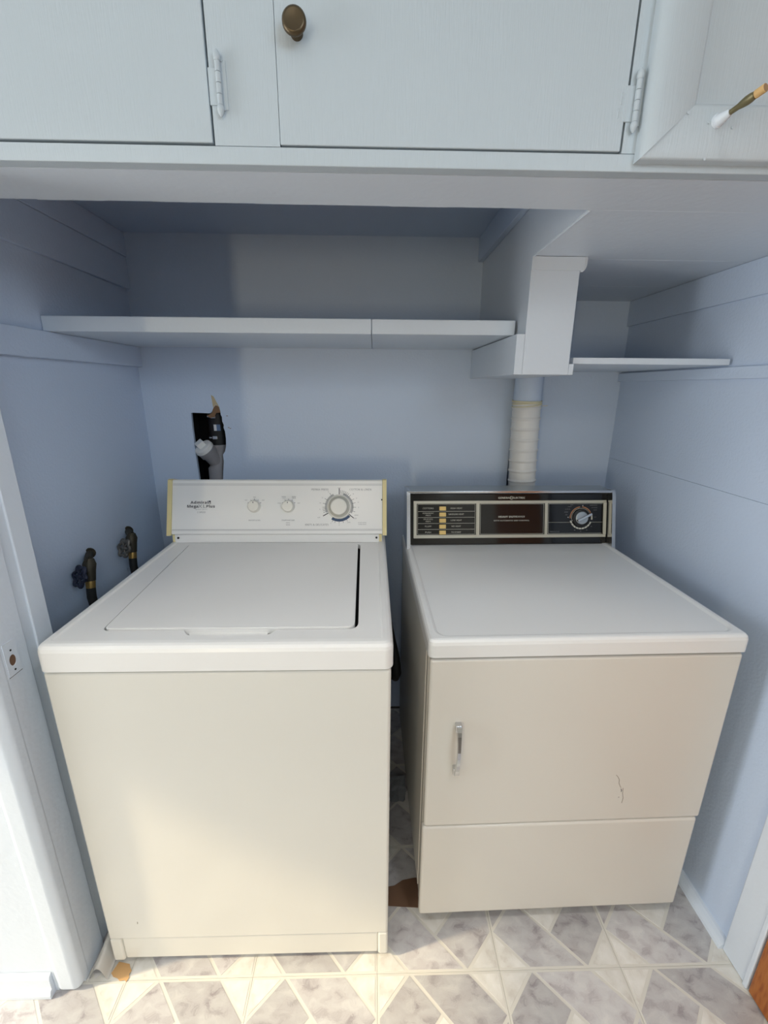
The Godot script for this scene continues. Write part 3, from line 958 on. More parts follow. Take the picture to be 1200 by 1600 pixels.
	for q in [["2 SPEED", 0.0045, -0.2410, 0.0700], ["WATER LEVEL", 0.0040, -0.0735, 0.0444], ["TEMPERATURE", 0.0040, 0.0325, 0.0444], ["WASH", 0.0030, 0.0322, 0.0362], ["RINSE", 0.0030, 0.0322, 0.0298],
			["MIN", 0.0026, -0.1010, 0.1085], ["MED", 0.0026, -0.0740, 0.1180], ["MAX", 0.0026, -0.0470, 0.1085],
			["WARM", 0.0028, 0.0180, 0.1195], ["COLD", 0.0028, 0.0180, 0.1150], ["WARM", 0.0028, 0.0500, 0.1195], ["WARM", 0.0028, 0.0500, 0.1150], ["COLD", 0.0028, 0.0040, 0.0990], ["HOT", 0.0028, 0.0660, 0.0990],
			["OFF", 0.0032, 0.1945, 0.1475], ["OFF", 0.0032, 0.1300, 0.0530], ["OFF", 0.0032, 0.2460, 0.0500], ["SUPER WASH", 0.0028, 0.2680, 0.0365], ["EXTRA RINSE", 0.0028, 0.2680, 0.0310]]:
		b.text(q[0], q[1], f * Transform3D(Basis(), Vector3(q[2], q[3], 0.0006)), false, 1.15)
	var dc := Vector2(0.1945, 0.0875)
	var wash := [["18", 45], ["14", 62], ["10", 76], ["6", 92], ["RINSE", 118], ["SPIN", 150], ["4", 180], ["6", 205], ["8", 262], ["10", 282], ["12", 300], ["14", 325]]
	for q in wash:
		var a := deg_to_rad(q[1])
		b.text(q[0], 0.0030, f * Transform3D(Basis(), Vector3(dc.x + 0.062 * sin(a), dc.y + 0.058 * cos(a), 0.0006)), false, 1.1)
	put("setting_print", b, M["print grey"], cs)
	b = nb()
	b.text("PERMA PRESS", 0.0056, f * Transform3D(Basis(), Vector3(0.1330, 0.1425, 0.0006)), false, 1.15)
	b.text("COTTON & LINEN", 0.0056, f * Transform3D(Basis(), Vector3(0.2625, 0.1425, 0.0006)), false, 1.15)
	b.text("KNITS & DELICATES", 0.0056, f * Transform3D(Basis(), Vector3(0.1235, 0.0300, 0.0006)), false, 1.1)
	put("cycle_print", b, M["print grey"], cs)
	b = nb(); b.xf = here * f
	arc(b, dc, 0.0395, 0.0455, 18, 118, 0.0, 0.0005)
	put("cycle_band", b, M["print light grey"], cs)
	b = nb(); b.xf = here * f
	arc(b, dc, 0.0395, 0.0455, 245, 335, 0.0, 0.0005)
	put("cycle_band", b, M["print light grey"], cs)
	b = nb(); b.xf = here * f
	arc(b, dc, 0.0390, 0.0475, 132, 212, 0.0, 0.0006)
	put("cycle_band", b, M["print blue"], cs)
	b = nb(); b.xf = here * f
	for a in [6, 12, 18, 24, 30, 36, 44, 62, 76, 92, 108, 150, 165, 180, 195, 205, 250, 256, 262, 268, 282, 300, 325]:
		tick(b, dc, a, 0.042, 0.0535, 0.0009)
	for a in [0, 128, 240]:
		tick(b, dc, a, 0.040, 0.0590, 0.0026, 0.0006)
	for q in [Vector2(-0.0745, 0.0890), Vector2(0.0335, 0.0890)]:
		for a in [-60, -30, 0, 30, 60]:
			tick(b, q, a, 0.0205, 0.0240, 0.0012)
	b.box(Vector3(0.3285, 0.1075, 0.0), Vector3(0.3325, 0.1125, 0.0006))
	tag(put("tick_marks", b, M["print dark"], cs), "", "", "", "stuff")
	# knobs
	for q in [Vector2(-0.0745, 0.0890), Vector2(0.0335, 0.0890)]:
		b = nb(); b.xf = here * f * Transform3D(Basis(Vector3(1, 0, 0), Vector3(0, 0, 1), Vector3(0, -1, 0)), Vector3(q.x, q.y, 0))
		b.lathe([Vector2(0.0200, 0.0), Vector2(0.0195, 0.004), Vector2(0.0182, 0.006), Vector2(0.0172, 0.017), Vector2(0.0160, 0.0185), Vector2(0.0, 0.0190)], 32)
		var k := put("selector_knob", b, M["knob white"], cs)
		b = nb(); b.xf = here * f
		b.box(Vector3(q.x - 0.001, q.y + 0.009, 0.019), Vector3(q.x + 0.001, q.y + 0.0135, 0.0193))
		put("pointer_mark", b, M["print dark"], k)
	var kb := Transform3D(Basis(Vector3(1, 0, 0), Vector3(0, 0, 1), Vector3(0, -1, 0)), Vector3(dc.x, dc.y, 0))
	b = nb(); b.xf = here * f * kb
	b.lathe([Vector2(0.0385, 0.0), Vector2(0.0385, 0.004), Vector2(0.0365, 0.0065), Vector2(0.0345, 0.0068)], 48)
	var dl := put("cycle_dial", b, M["knob white"], cs)
	b = nb(); b.xf = here * f * kb
	b.lathe([Vector2(0.0348, 0.0066), Vector2(0.0320, 0.0072), Vector2(0.0275, 0.0085), Vector2(0.0262, 0.011)], 48)
	put("dial_skirt", b, M["knob grey"], dl)
	b = nb(); b.xf = here * f * kb
	b.lathe([Vector2(0.0268, 0.0085), Vector2(0.0262, 0.022), Vector2(0.0245, 0.0245), Vector2(0.0215, 0.0252), Vector2(0.0, 0.0256)], 48)
	put("dial_knob", b, M["knob white"], dl)

func rounded(poly: Array, radii: Array) -> PackedVector2Array:
	var out := PackedVector2Array()
	var n := poly.size()
	for i in n:
		var p: Vector2 = poly[i]
		var a: Vector2 = (poly[(i - 1 + n) % n] - p).normalized()
		var c: Vector2 = (poly[(i + 1) % n] - p).normalized()
		var r: float = radii[i]
		for k in 7:
			var s := k / 6.0
			# quadratic corner
			out.append((p + a * r).lerp(p, s).lerp(p.lerp(p + c * r, s), s))
	return out

func shift_right(poly: PackedVector2Array) -> PackedVector2Array:
	# the lid sits against the left of its opening, so the gap on its right is wide
	var out := PackedVector2Array()
	for p in poly:
		out.append(Vector2(p.x - (0.0046 if p.x > -0.1 else -0.0010), p.y))
	return out

func flat_prism(b: B, poly: PackedVector2Array, y0: float, y1: float) -> void:
	# polygon in (x, z) pulled up along y
	var keep := b.xf
	b.xf = keep * Transform3D(Basis(Vector3(1, 0, 0), Vector3(0, 0, 1), Vector3(0, -1, 0)), Vector3(0, y1, 0))
	b.prism(poly, 0.0, y1 - y0)
	b.xf = keep

func side_prism(b: B, poly: PackedVector2Array, x0: float, x1: float) -> void:
	# polygon in (z, y) pulled along x
	var keep := b.xf
	b.xf = keep * Transform3D(Basis(Vector3(0, 0, 1), Vector3(0, 1, 0), Vector3(-1, 0, 0)), Vector3())
	b.prism(poly, -x1, -x0)
	b.xf = keep

func dryer() -> void:
	var t := thing("clothes_dryer", "white front-loading clothes dryer with a black and chrome control panel, beside the right wall", "dryer", Vector3(0.1186, 0, 0.836))
	t.rotation.y = 0.01712
	here = Transform3D()
	var b := nb()
	b.rbox(Vector3(0.006, 0.045, -0.70), Vector3(0.697, 0.835, -0.045), 0.006, 2)
	put("body", b, M["dryer enamel"], t)
	b = nb()
	b.rbox(Vector3(0.0015, 0.085, -0.70), Vector3(0.0045, 0.832, -0.052), 0.001)
	put("side_sheet", b, M["dryer enamel"], t)
	b = nb()
	b.rbox(Vector3(0.003, 0.06, -0.0445), Vector3(0.700, 0.834, -0.024), 0.004)
	put("front_frame", b, M["dryer enamel"], t)
	b = nb()
	b.rbox(Vector3(0.003, 0.3585, -0.022), Vector3(0.7005, 0.8325, 0.0), 0.008, 3)
	var d := put("door", b, M["dryer enamel"], t)
	b = nb()
	# bow handle: two splayed feet and a curved bar
	var rows := []
	for i in 15:
		var s := i / 14.0
		var y := lerpf(0.534, 0.667, s)
		var e := absf(s - 0.5) * 2.0
		var z := 0.026 - 0.016 * pow(e, 2.5)
		var w := 0.0042 + 0.0028 * pow(e, 3.0)
		var h := 0.0035 + 0.004 * pow(e, 4.0)
		rows.append(PackedVector3Array([Vector3(0.072 - w, y, z - h), Vector3(0.072 + w, y, z - h), Vector3(0.072 + w * 0.8, y, z + h), Vector3(0.072 - w * 0.8, y, z + h)]))
	b.grid(rows, true, false)
	b.fan(rows[0], true); b.fan(rows[-1])
	for s in [-1.0, 1.0]:
		b.rbox(Vector3(0.0645, 0.6005 + s * 0.060 - 0.010, -0.001), Vector3(0.0795, 0.6005 + s * 0.060 + 0.009, 0.014), 0.0025, 2)
	put("chrome_handle", b, M["chrome"], d)
	b = nb()
	var pts := [Vector2(0.463, 0.503), Vector2(0.468, 0.497), Vector2(0.473, 0.488), Vector2(0.4735, 0.478), Vector2(0.477, 0.470), Vector2(0.481, 0.463)]
	var pts2 := [Vector2(0.4865, 0.462), Vector2(0.488, 0.445), Vector2(0.4915, 0.430), Vector2(0.4905, 0.415)]
	for line in [pts, pts2]:
		for i in line.size() - 1:
			var a: Vector2 = line[i]
			var c: Vector2 = line[i + 1]
			var s := (c - a).normalized().orthogonal() * 0.0006
			b.prism(PackedVector2Array([a - s, a + s, c + s, c - s]), 0.0, 0.0003)
	put("scratch", b, M["scratch"], d)
	b = nb()
	b.prism(PackedVector2Array([Vector2(0.4805, 0.460), Vector2(0.4825, 0.4595), Vector2(0.4845, 0.4555), Vector2(0.4842, 0.4505), Vector2(0.4828, 0.4505), Vector2(0.4830, 0.4550)]), 0.0, 0.0004)
	b.prism(PackedVector2Array([Vector2(0.4790, 0.4345), Vector2(0.4815, 0.434), Vector2(0.4815, 0.4330), Vector2(0.4790, 0.4330)]), 0.0, 0.0003)
	put("scratch", b, M["print dark"], d)
	b = nb()
	b.rbox(Vector3(0.0, 0.052, -0.022), Vector3(0.6965, 0.3565, 0.0), 0.008, 3)
	put("lower_panel", b, M["dryer enamel"], t)
	for q in [Vector2(0.04, -0.06), Vector2(0.66, -0.06), Vector2(0.04, -0.64), Vector2(0.66, -0.64)]:
		b = nb(); b.tube([Vector3(q.x, 0, q.y), Vector3(q.x, 0.048, q.y)], 0.016, 12); put("foot", b, M["rubber"], t)
	# dark latch bracket under the right end of the lid
	b = nb(); b.rbox(Vector3(0.655, 0.8335, -0.03), Vector3(0.694, 0.8375, -0.006), 0.001); put("latch_bracket", b, M["aged metal"], t)
	# top: rounded lip, raised rim and shallow panel
	b = nb()
	var prof := [Vector3(0.004, 0.8362, -1), Vector3(0.0, 0.839, -1), Vector3(0.0, 0.868, -1), Vector3(0.0018, 0.8748, -1), Vector3(0.006, 0.8792, -1), Vector3(0.010, 0.8806, -1), Vector3(0.0165, 0.8808, 0.028), Vector3(0.0200, 0.8795, 0.026), Vector3(0.0245, 0.8768, 0.022)]
	b.loop_sweep(-0.002, 0.7045, -0.70, 0.004, 0.014, prof, true)
	put("top_panel", b, M["dryer top lit enamel"], t)
	# console
	var base := Vector3(0, 0.88, -0.575)
	var up := Vector3(0, 0.18, -0.04)
	b = nb()
	side_prism(b, PackedVector2Array([Vector2(-0.577, 0.8775), Vector2(-0.612, 1.047), Vector2(-0.612, 1.056), Vector2(-0.672, 1.056), Vector2(-0.672, 0.8775)]), 0.012, 0.693)
	var cs := put("console", b, M["black plastic"], t)
	b = nb()
	b.rbox(Vector3(0.004, 1.0565, -0.674), Vector3(0.701, 1.0625, -0.588), 0.002, 2)
	put("top_hood", b, M["brushed steel"], cs)
	b = nb()
	b.rbox(Vector3(0.004, 1.0555, -0.590), Vector3(0.701, 1.0645, -0.5825), 0.0025, 2)
	put("chrome_strip", b, M["chrome"], cs)
	for s in 2:
		b = nb()
		var cx := 0.001 if s == 0 else 0.6935
		side_prism(b, PackedVector2Array([Vector2(-0.5315, 0.866), Vector2(-0.5375, 0.862), Vector2(-0.672, 0.8775), Vector2(-0.676, 1.060), Vector2(-0.592, 1.0655), Vector2(-0.584, 1.063), Vector2(-0.5785, 1.052)]), cx, cx + 0.0115)
		put("chrome_end_cap", b, M["chrome"], cs)
	var f := face(base, up)
	b = nb(); b.xf = f
	b.rbox(Vector3(0.0125, 0.0005, 0.0), Vector3(0.6925, 0.1705, 0.0022), 0.0008)
	put("black_fascia", b, M["black glass"], cs)
	# bezel plate, cut round the three windows
	b = nb(); b.xf = f
	var L := 0.0265
	var R := 0.6905
	var Y0 := 0.0215
	var Y1 := 0.1485
	b.rbox(Vector3(L, Y1 - 0.010, 0.0015), Vector3(R, Y1, 0.0055), 0.0012); b.rbox(Vector3(L, Y0, 0.0015), Vector3(R, Y0 + 0.011, 0.0055), 0.0012)
	for x in [[L, 0.0375], [0.2395, 0.2515], [0.4765, 0.4865], [0.684, R]]:
		b.rbox(Vector3(x[0], Y0 + 0.009, 0.0015), Vector3(x[1], Y1 - 0.008, 0.0055), 0.0012)
	put("bezel", b, M["silver bezel"], cs)
	b = nb(); b.xf = f
	b.rbox(Vector3(0.679, 0.030, 0.0055), Vector3(0.690, 0.142, 0.009), 0.002)
	put("bezel_end", b, M["silver bezel"], cs)
	var wins := [[0.0385, 0.2385], [0.2525, 0.4755], [0.4875, 0.683]]
	for w in wins:
		b = nb(); b.xf = f
		# thin gold outline round each window
		for e in [[w[0] + 0.002, 0.0345, w[1] - 0.002, 0.0353], [w[0] + 0.002, 0.1362, w[1] - 0.002, 0.137], [w[0] + 0.002, 0.0345, w[0] + 0.0028, 0.137], [w[1] - 0.0028, 0.0345, w[1] - 0.002, 0.137]]:
			b.box(Vector3(e[0], e[1], 0.002), Vector3(e[2], e[3], 0.0026))
		put("window_outline", b, M["print pale"], cs)
	b = nb(); b.xf = f
	for k in 4:
		var y := 0.1125 - 0.0203 * k
		b.box(Vector3(0.0415, y - 0.0005, 0.002), Vector3(0.2355, y + 0.0005, 0.0026))
	put("divider_line", b, M["print pale"], cs)
	for k in 5:
		b = nb(); b.xf = f
		var y := 0.1225 - 0.0204 * k
		b.rbox(Vector3(0.1140, y - 0.0068, 0.0018), Vector3(0.1365, y + 0.0068, 0.0075), 0.0012)
		put("push_button", b, M["button yellow"], cs)
	b = nb()
	var left := [["COTTONS"], ["PERMANENT", "PRESS"], ["DELICATES", "KNITS"], ["FLUFF"], ["PUSH"]]
	var right := ["HIGH HEAT", "MEDIUM HEAT", "LOW HEAT", "NO HEAT", "TO START"]
	for k in 5:
		var y := 0.1230 - 0.0204 * k
		if left[k].size() == 1:
			b.text(left[k][0], 0.0048, f * Transform3D(Basis(), Vector3(0.0765, y, 0.0026)), false, 1.3)
		else:
			b.text(left[k][0], 0.0040, f * Transform3D(Basis(), Vector3(0.0765, y + 0.0038, 0.0026)), false, 1.2)
			b.text(left[k][1], 0.0040, f * Transform3D(Basis(), Vector3(0.0765, y - 0.0036, 0.0026)), false, 1.2)
		b.text(right[k], 0.0046, f * Transform3D(Basis(), Vector3(0.1720, y, 0.0026)), false, 1.25)
	b.text("HEAVY DUTY", 0.0062, f * Transform3D(Basis(), Vector3(0.3480, 0.0930, 0.0026)), true, 1.25)
	b.text("DRYER", 0.0056, f * Transform3D(Basis(), Vector3(0.3935, 0.0930, 0.0026)), false, 1.25)
	b.text("WITH AUTOMATIC DRY CONTROL", 0.0042, f * Transform3D(Basis(), Vector3(0.3625, 0.0800, 0.0026)), false, 1.42)
	b.text("GENERAL", 0.0064, f * Transform3D(Basis(), Vector3(0.3370, 0.1575, 0.0026)), true, 1.12)
	b.text("ELECTRIC", 0.0064, f * Transform3D(Basis(), Vector3(0.3860, 0.1575, 0.0026)), true, 1.10)
	put("panel_lettering", b, M["print pale"], cs)
	# round emblem between the two words: ring, inner curls and script letters
	b = nb(); b.xf = f
	var lc := Vector2(0.3610, 0.1575)
	arc(b, lc, 0.0050, 0.0057, 0, 359.9, 0.0021, 0.0027)
	for k in 4:
		arc(b, lc + Vector2(0.0040, 0).rotated(PI / 2 * k), 0.0010, 0.0016, 90 - 90 * k - 130, 90 - 90 * k + 60, 0.0021, 0.0027)
	b.text("GE", 0.0044, Transform3D(Basis(), Vector3(lc.x, lc.y, 0.0027)), false, 0.85)
	put("round_emblem", b, M["print pale"], cs)
	# timer
	var dc := Vector2(0.6035, 0.0880)
	b = nb(); b.xf = f
	b.box(Vector3(0.4905, 0.0725, 0.002), Vector3(0.573, 0.0732, 0.0026)); b.box(Vector3(0.634, 0.0725, 0.002), Vector3(0.680, 0.0732, 0.0026))
	for k in 9:
		arc(b, dc, 0.0345, 0.0395, 112 + 16.2 * k, 112 + 16.2 * k + 13.5, 0.002, 0.0027)
	arc(b, dc, 0.0355, 0.0405, 66, 100, 0.002, 0.0027)
	arc(b, dc, 0.0325, 0.0335, -100, 66, 0.002, 0.0027)
	put("timer_scale", b, M["print pale"], cs)
	b = nb(); b.xf = f
	arc(b, dc, 0.0360, 0.0395, -92, -6, 0.002, 0.0026); arc(b, dc, 0.0360, 0.0395, 6, 62, 0.002, 0.0026)
	put("timer_scale", b, M["print tan"], cs)
	b = nb()
	for q in [["MORE", -0.052, 0.020], ["DRY", -0.0505, 0.0105], ["NORMAL", -0.047, 0.030], ["DAMP", -0.040, 0.0385], ["LESS", -0.033, 0.0445], ["PERM PRESS", 0.043, 0.0425], ["COTTONS", 0.046, 0.0345], ["KNITS", 0.049, 0.0265], ["OFF", 0.050, 0.002], ["60", 0.0, -0.046], ["40", 0.021, -0.042], ["80", -0.021, -0.042], ["20", 0.037, -0.030]]:
		b.text(q[0], 0.0030, f * Transform3D(Basis(), Vector3(dc.x + q[1], dc.y + q[2], 0.0026)), false, 1.15)
	b.text("TIMED CYCLE", 0.0034, f * Transform3D(Basis(), Vector3(0.5120, 0.0410, 0.0026)), false, 1.2)
	put("timer_lettering", b, M["print grey"], cs)
	for q in [Vector2(0.6090, 0.1300), Vector2(0.5585, 0.0900), Vector2(0.5735, 0.0790)]:
		b = nb(); b.xf = f
		arc(b, q, 0.0, 0.0016, 0, 350, 0.002, 0.0027)
		put("indicator_dot", b, M["label white"], cs)
	b = nb(); b.xf = f * Transform3D(Basis(Vector3(1, 0, 0), Vector3(0, 0, 1), Vector3(0, -1, 0)), Vector3(dc.x, dc.y, 0.002))
	b.lathe([Vector2(0.0310, 0.0), Vector2(0.0310, 0.004), Vector2(0.0295, 0.006), Vector2(0.0225, 0.0072)], 40)
	var tm := put("timer_dial", b, M["black plastic"], cs)
	b = nb(); b.xf = f * Transform3D(Basis(Vector3(1, 0, 0), Vector3(0, 0, 1), Vector3(0, -1, 0)), Vector3(dc.x, dc.y, 0.002))
	b.lathe([Vector2(0.0225, 0.006), Vector2(0.0215, 0.0095), Vector2(0.0195, 0.0105), Vector2(0.0, 0.011)], 40)
	put("dial_cap", b, M["brushed steel"], tm)
	b = nb(); b.xf = f * Transform3D(Basis(Vector3(0, 0, 1), deg_to_rad(26.0)), Vector3(dc.x, dc.y, 0.0125))
	b.rbox(Vector3(-0.021, -0.0042, 0.0), Vector3(0.033, 0.0042, 0.010), 0.002, 2)
	put("pointer_bar", b, M["chrome"], tm)

func plumbing() -> void:
	# drain stack in the wall
	var t := thing("drain_pipe", "grey drain pipe with white cleanout plug inside the broken wall hole", "pipe", Vector3(-0.60, 1.0, -0.045))
	var b := nb()
	b.tube([Vector3(-0.594, 1.174, -0.055), Vector3(-0.594, 1.345, -0.055)], 0.034, 24)
	var c := put("rubber_coupling", b, M["rubber"], t)
	for y in [1.284, 1.206]:
		b = nb()
		b.tube([Vector3(-0.594, y - 0.006, -0.055), Vector3(-0.594, y + 0.006, -0.055)], 0.0352, 24)
		put("band_clamp", b, M["rubber"], c)
		b = nb()
		b.rbox(Vector3(-0.606, y - 0.0062, -0.0265), Vector3(-0.588, y + 0.0062, -0.0185), 0.0015, 2)
		b.rbox(Vector3(-0.620, y - 0.003, -0.030), Vector3(-0.609, y + 0.003, -0.0215), 0.0015, 2)
		put("clamp_screw", b, M["chrome"], c)
	b = nb()
	b.rbox(Vector3(-0.598, 1.232, -0.0215), Vector3(-0.588, 1.255, -0.0200), 0.0004)
	put("paper_label", b, M["label white"], c)
	b = nb()
	b.rbox(Vector3(-0.5878, 1.232, -0.0235), Vector3(-0.574, 1.255, -0.0210), 0.0004)
	put("paper_label", b, M["label blue"], c)
	b = nb()
	b.tube([Vector3(-0.594, 1.178, -0.05), Vector3(-0.594, 1.158, -0.05), Vector3(-0.594, 1.157, -0.05), Vector3(-0.596, 1.12, -0.045), Vector3(-0.604, 1.088, -0.04), Vector3(-0.606, 1.087, -0.04), Vector3(-0.607, 0.95, -0.04)], [0.034, 0.034, 0.030, 0.030, 0.030, 0.034, 0.034], 24)
	put("pipe_body", b, M["grey plastic"], t)
	var a0 := Vector3(-0.600, 1.105, -0.045)
	var d := Vector3(-0.046, 0.085, 0.058).normalized()
	b = nb()
	b.tube([a0, a0 + d * 0.055, a0 + d * 0.056, a0 + d * 0.078], [0.029, 0.029, 0.0335, 0.0335], 24)
	put("branch", b, M["grey plastic"], t)
	b = nb()
	b.xf = here * Transform3D(Basis(Quaternion(Vector3.UP, d)), a0 + d * 0.078)
	b.lathe([Vector2(0.0335, 0.0), Vector2(0.0350, 0.001), Vector2(0.0350, 0.008), Vector2(0.0315, 0.0082), Vector2(0.0315, 0.0105), Vector2(0.0335, 0.0107), Vector2(0.0330, 0.0165), Vector2(0.029, 0.0185), Vector2(0.0, 0.0190)], 28)
	var pl := put("cleanout_plug", b, M["white plastic"], t)
	b = nb()
	b.xf = here * Transform3D(Basis(Quaternion(Vector3.UP, d)) * Basis(Vector3.UP, 0.6), a0 + d * 0.097)
	b.rbox(Vector3(-0.0145, 0, -0.0145), Vector3(0.0145, 0.020, 0.0145), 0.0015, 2)
	put("square_lug", b, M["white plastic"], pl)
	# torn wall paper above the hole
	here = Transform3D()
	b = nb()
	b.prism(PackedVector2Array([Vector2(-0.5885, 1.362), Vector2(-0.580, 1.357), Vector2(-0.571, 1.336), Vector2(-0.562, 1.318), Vector2(-0.574, 1.328), Vector2(-0.585, 1.318)]), 0.0002, 0.0016)
	var wb := get_node("wall_back")
	put("torn_paper", b, M["torn paper"], wb)
	b = nb()
	b.prism(PackedVector2Array([Vector2(-0.574, 1.329), Vector2(-0.565, 1.324), Vector2(-0.561, 1.312), Vector2(-0.562, 1.300), Vector2(-0.578, 1.298), Vector2(-0.585, 1.284), Vector2(-0.60, 1.280), Vector2(-0.612, 1.288), Vector2(-0.592, 1.298), Vector2(-0.586, 1.316)]), -0.004, -0.0006)
	put("torn_paper", b, M["torn brown"], wb)
	b = nb()
	for q in [Vector2(-0.538, 1.288), Vector2(-0.530, 1.243), Vector2(-0.536, 1.246)]:
		b.rbox(Vector3(q.x - 0.003, q.y - 0.001, 0.0), Vector3(q.x + 0.003, q.y + 0.001, 0.001), 0.0004)
	put("paint_chip", b, M["torn brown"], wb)
	# two supply valves on the left wall
	var spots := [[Vector3(-0.79, 0.900, 0.520), 1.0, "navy paint", "lower hot or cold water valve with a dark blue hand wheel, nearer the jamb"], [Vector3(-0.79, 0.900, 0.303), 0.0, "worn silver", "water valve with a worn silvery hand wheel, nearer the back wall"]]
	spots[0][3] = "water valve with a dark blue hand wheel, nearer the door jamb"
	for i in 2:
		var p: Vector3 = spots[i][0]
		t = thing("water_valve", spots[i][3], "valve", p, "water valves on the left wall")
		here = Transform3D()
		b = nb()
		b.tube([Vector3(-0.0449, 0.020, -0.078 - 0.012 * (1 - i)), Vector3(-0.040, 0.0195, -0.073 - 0.012 * (1 - i))], 0.016, 16)
		b.tube([Vector3(-0.042, 0.0195, -0.075 - 0.012 * (1 - i)), Vector3(-0.020, 0.019, -0.046), Vector3(0.0, 0.014, -0.018)], [0.010, 0.0105, 0.012], 14)
		put("wall_pipe", b, M["aged metal"], t)
		b = nb()
		b.tube([Vector3(0, 0.030, -0.022), Vector3(0, 0.016, -0.018), Vector3(0, 0.0, -0.012), Vector3(0.002, -0.030, -0.006)], [0.011, 0.017, 0.0165, 0.0135], 16)
		b.tube([Vector3(0, 0.004, -0.012), Vector3(-0.004, -0.002, 0.012)], [0.012, 0.008], 14)
		b.tube([Vector3(-0.003, 0.022, -0.018), Vector3(0.003, 0.022, -0.018)], 0.016, 6)
		put("valve_body", b, M["aged metal"], t)
		# hand wheel: scalloped rim, hub and spokes, facing the room
		b = nb()
		var wb2 := Basis(Vector3.UP, -0.5) * Basis(Vector3.RIGHT, -0.35)
		b.xf = Transform3D(wb2, Vector3(-0.006, -0.006, 0.020))
		var ring := []
		for k in 49:
			var an := TAU * k / 48.0
			var r := 0.0255 + 0.0042 * cos(an * 6.0)
			ring.append(Vector3(r * cos(an), r * sin(an), 0.0))
		b.tube(ring, 0.0046, 8, false)
		for k in 6:
			var an := TAU * k / 6.0
			b.tube([Vector3(0.006 * cos(an), 0.006 * sin(an), 0.001), Vector3(0.026 * cos(an), 0.026 * sin(an), 0.0)], 0.0034, 6)
		b.tube([Vector3(0, 0, -0.006), Vector3(0, 0, 0.004), Vector3(0, 0, 0.0055)], [0.0085, 0.0085, 0.005], 12)
		put("hand_wheel", b, M[spots[i][2]], t)
		here = Transform3D(Basis(), p)
		var hz := 0.007 if i == 0 else 0.010
		t = thing("supply_hose", ["black water hose with a brass collar under the dark blue wheel", "black water hose with a brass collar under the silvery wheel"][i], "hose", p + Vector3(0.002, -0.03, 0), "water hoses behind the washer")
		here = Transform3D(Basis(), -Vector3(0.002, -0.03, 0))
		b = nb()
		b.tube([Vector3(0.002, -0.029, -0.006), Vector3(0.0025, -0.032, -0.005), Vector3(0.003, -0.050, -0.001)], [0.0115, 0.0125, 0.0118], 16)
		put("brass_collar", b, M["brass"], t)
		b = nb()
		b.tube([Vector3(0.003, -0.048, -0.001), Vector3(0.0035, -0.075, 0.003), Vector3(0.006, -0.105, 0.003), Vector3(0.012, -0.15, -0.004), Vector3(0.022, -0.24, -0.03), Vector3(0.030, -0.40, -0.08), Vector3(0.036, -0.60, -0.16), Vector3(0.046, -0.70, -0.24 if i == 0 else -0.22)], 0.0118, 14)
		put("hose_line", b, M["rubber"], t)

func vent() -> void:
	var t := thing("vent_duct", "white ribbed flexible vent hose on a blue painted sleeve behind the dryer", "duct", Vector3(0.55, 0.9, 0.07))
	var b := nb()
	b.tube([Vector3(0.5445, 1.330, 0.07), Vector3(0.5430, 1.4515, 0.07)], 0.0475, 32)
	put("duct_sleeve", b, M["wall paint"], t)
	# hose rings
	b = nb()
	var path := []
	var radii := []
	var n := 190
	for i in n + 1:
		var s := float(i) / n
		var y := lerpf(1.345, 0.87, s)
		path.append(Vector3(0.5445 + 0.016 * s * s + 0.002 * s, y, 0.07 + 0.01 * s * s))
		var ph := fmod((1.345 - y) / 0.0372, 1.0)
		var bump := exp(-pow((ph - 0.5) / 0.085, 2.0))
		radii.append(0.0485 - 0.0012 * s + 0.0036 * bump)
	b.tube(path, radii, 36, false)
	put("ribbed_hose", b, M["hose vinyl"], t)
	b = nb()
	for k in 4:
		var ring := []
		for i in 41:
			var an := TAU * i / 40.0
			ring.append(Vector3(0.5444 + 0.0498 * cos(an), 1.3495 - 0.0052 * k - 0.0022 * sin(an + k * 1.7) + 0.0035 * cos(an) * (k == 3 as int), 0.07 + 0.0498 * sin(an)))
		b.tube(ring, 0.0022, 8, false)
	b.tube([Vector3(0.588, 1.334, 0.098), Vector3(0.600, 1.3335, 0.095), Vector3(0.612, 1.3345, 0.088)], 0.0010, 6)
	put("cord_tie", b, M["cord"], t)

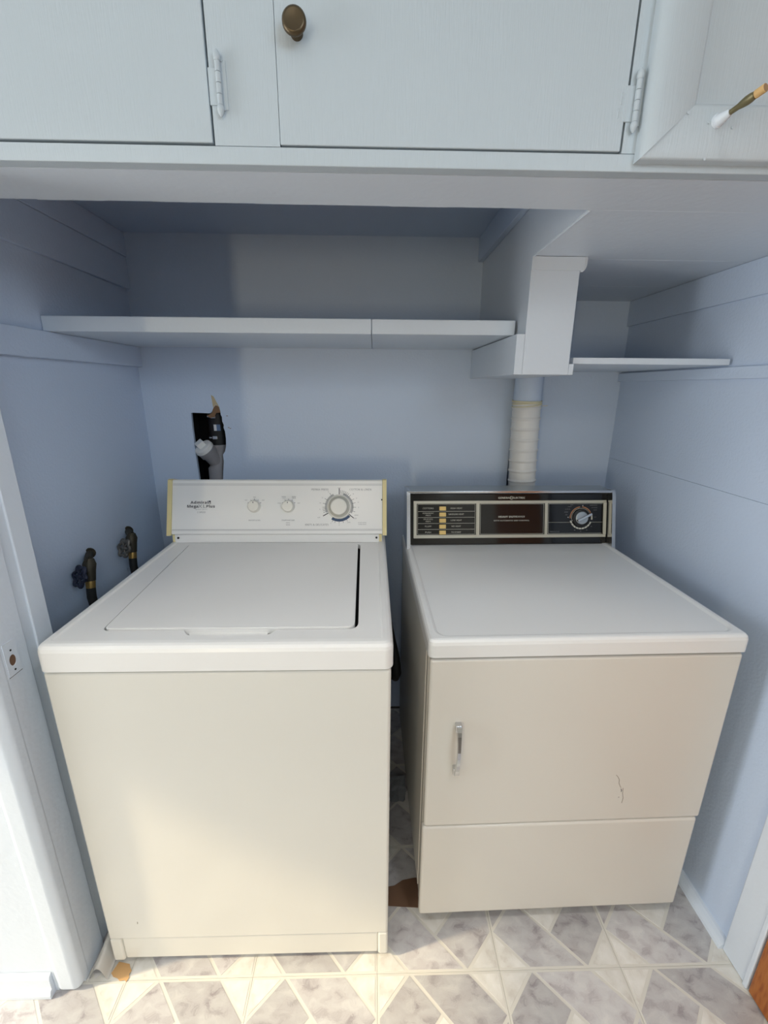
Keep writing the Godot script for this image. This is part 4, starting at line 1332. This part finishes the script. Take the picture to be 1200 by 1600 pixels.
func oddments() -> void:
	# bare patch of floor in the gap between the machines, and the torn patch by the jamb
	here = Transform3D()
	var fl := get_node("floor")
	var b := nb()
	flat_prism(b, PackedVector2Array([Vector2(0.036, 0.735), Vector2(0.06, 0.732), Vector2(0.085, 0.718), Vector2(0.115, 0.713), Vector2(0.20, 0.708), Vector2(0.20, 0.790), Vector2(0.12, 0.788), Vector2(0.05, 0.783), Vector2(0.036, 0.782)]), 0.0002, 0.0016)
	put("bare_patch", b, M["bare board"], fl)
	b = nb()
	flat_prism(b, PackedVector2Array([Vector2(-0.647, 0.912), Vector2(-0.638, 0.919), Vector2(-0.627, 0.9215), Vector2(-0.618, 0.927), Vector2(-0.607, 0.9255), Vector2(-0.6015, 0.929), Vector2(-0.5985, 0.921), Vector2(-0.602, 0.914), Vector2(-0.5995, 0.908), Vector2(-0.606, 0.902), Vector2(-0.611, 0.895), Vector2(-0.640, 0.890)]), 0.0002, 0.0010)
	put("bare_patch", b, M["floor adhesive"], fl)
	# curled vinyl edge by the jamb
	b = nb()
	var rows := []
	for i in 7:
		var s := i / 6.0
		var row := PackedVector3Array()
		for k in 13:
			var q := k / 12.0
			var h := sin(PI * minf(q * 1.12, 1.0)) * (0.030 + 0.022 * s)
			row.append(Vector3(lerpf(-0.694, -0.647 - 0.003 * s, q), 0.0008 + h + 0.016 * s * q, lerpf(0.925, 0.83, s) - 0.006 * sin(PI * q)))
		rows.append(row)
	b.grid(rows, false, true)
	var under := []
	for row in rows:
		var r2 := PackedVector3Array()
		for p in row:
			r2.append(p - Vector3(0, 0.0007, 0))
		under.append(r2)
	b.grid(under, false, true, true)
	tag(put("vinyl_strip", b, M["vinyl strip"]), "curled grey strip of vinyl lifting between casing and washer foot", "vinyl strip")
	# hose bulging out from behind the washer
	b = nb()
	b.tube([Vector3(0.0590, 0.25, 0.02), Vector3(0.0590, 0.33, 0.14), Vector3(0.0595, 0.42, 0.33), Vector3(0.0720, 0.475, 0.42), Vector3(0.0760, 0.51, 0.445), Vector3(0.0720, 0.55, 0.43), Vector3(0.0595, 0.585, 0.37), Vector3(0.0590, 0.52, 0.16), Vector3(0.0590, 0.44, 0.02)], 0.0135, 14)
	tag(put("drain_hose", b, M["rubber"]), "thick black hose in the dark gap between washer and dryer", "hose")
	# crumpled scrap on the floor of the gap
	b = nb()
	var r := RandomNumberGenerator.new()
	r.seed = 11
	rows = []
	for i in 6:
		var row := PackedVector3Array()
		for k in 6:
			row.append(Vector3(0.052 + 0.012 * k + r.randf_range(-0.004, 0.004), 0.004 + 0.010 * i + r.randf_range(-0.003, 0.003), 0.47 - 0.012 * i + r.randf_range(-0.007, 0.007)))
		rows.append(row)
	b.grid(rows, false, false)
	b.grid(rows, false, false, true)
	tag(put("wrapper", b, M["scrap"]), "crumpled pale scrap lying deep in the gap between the machines", "scrap")
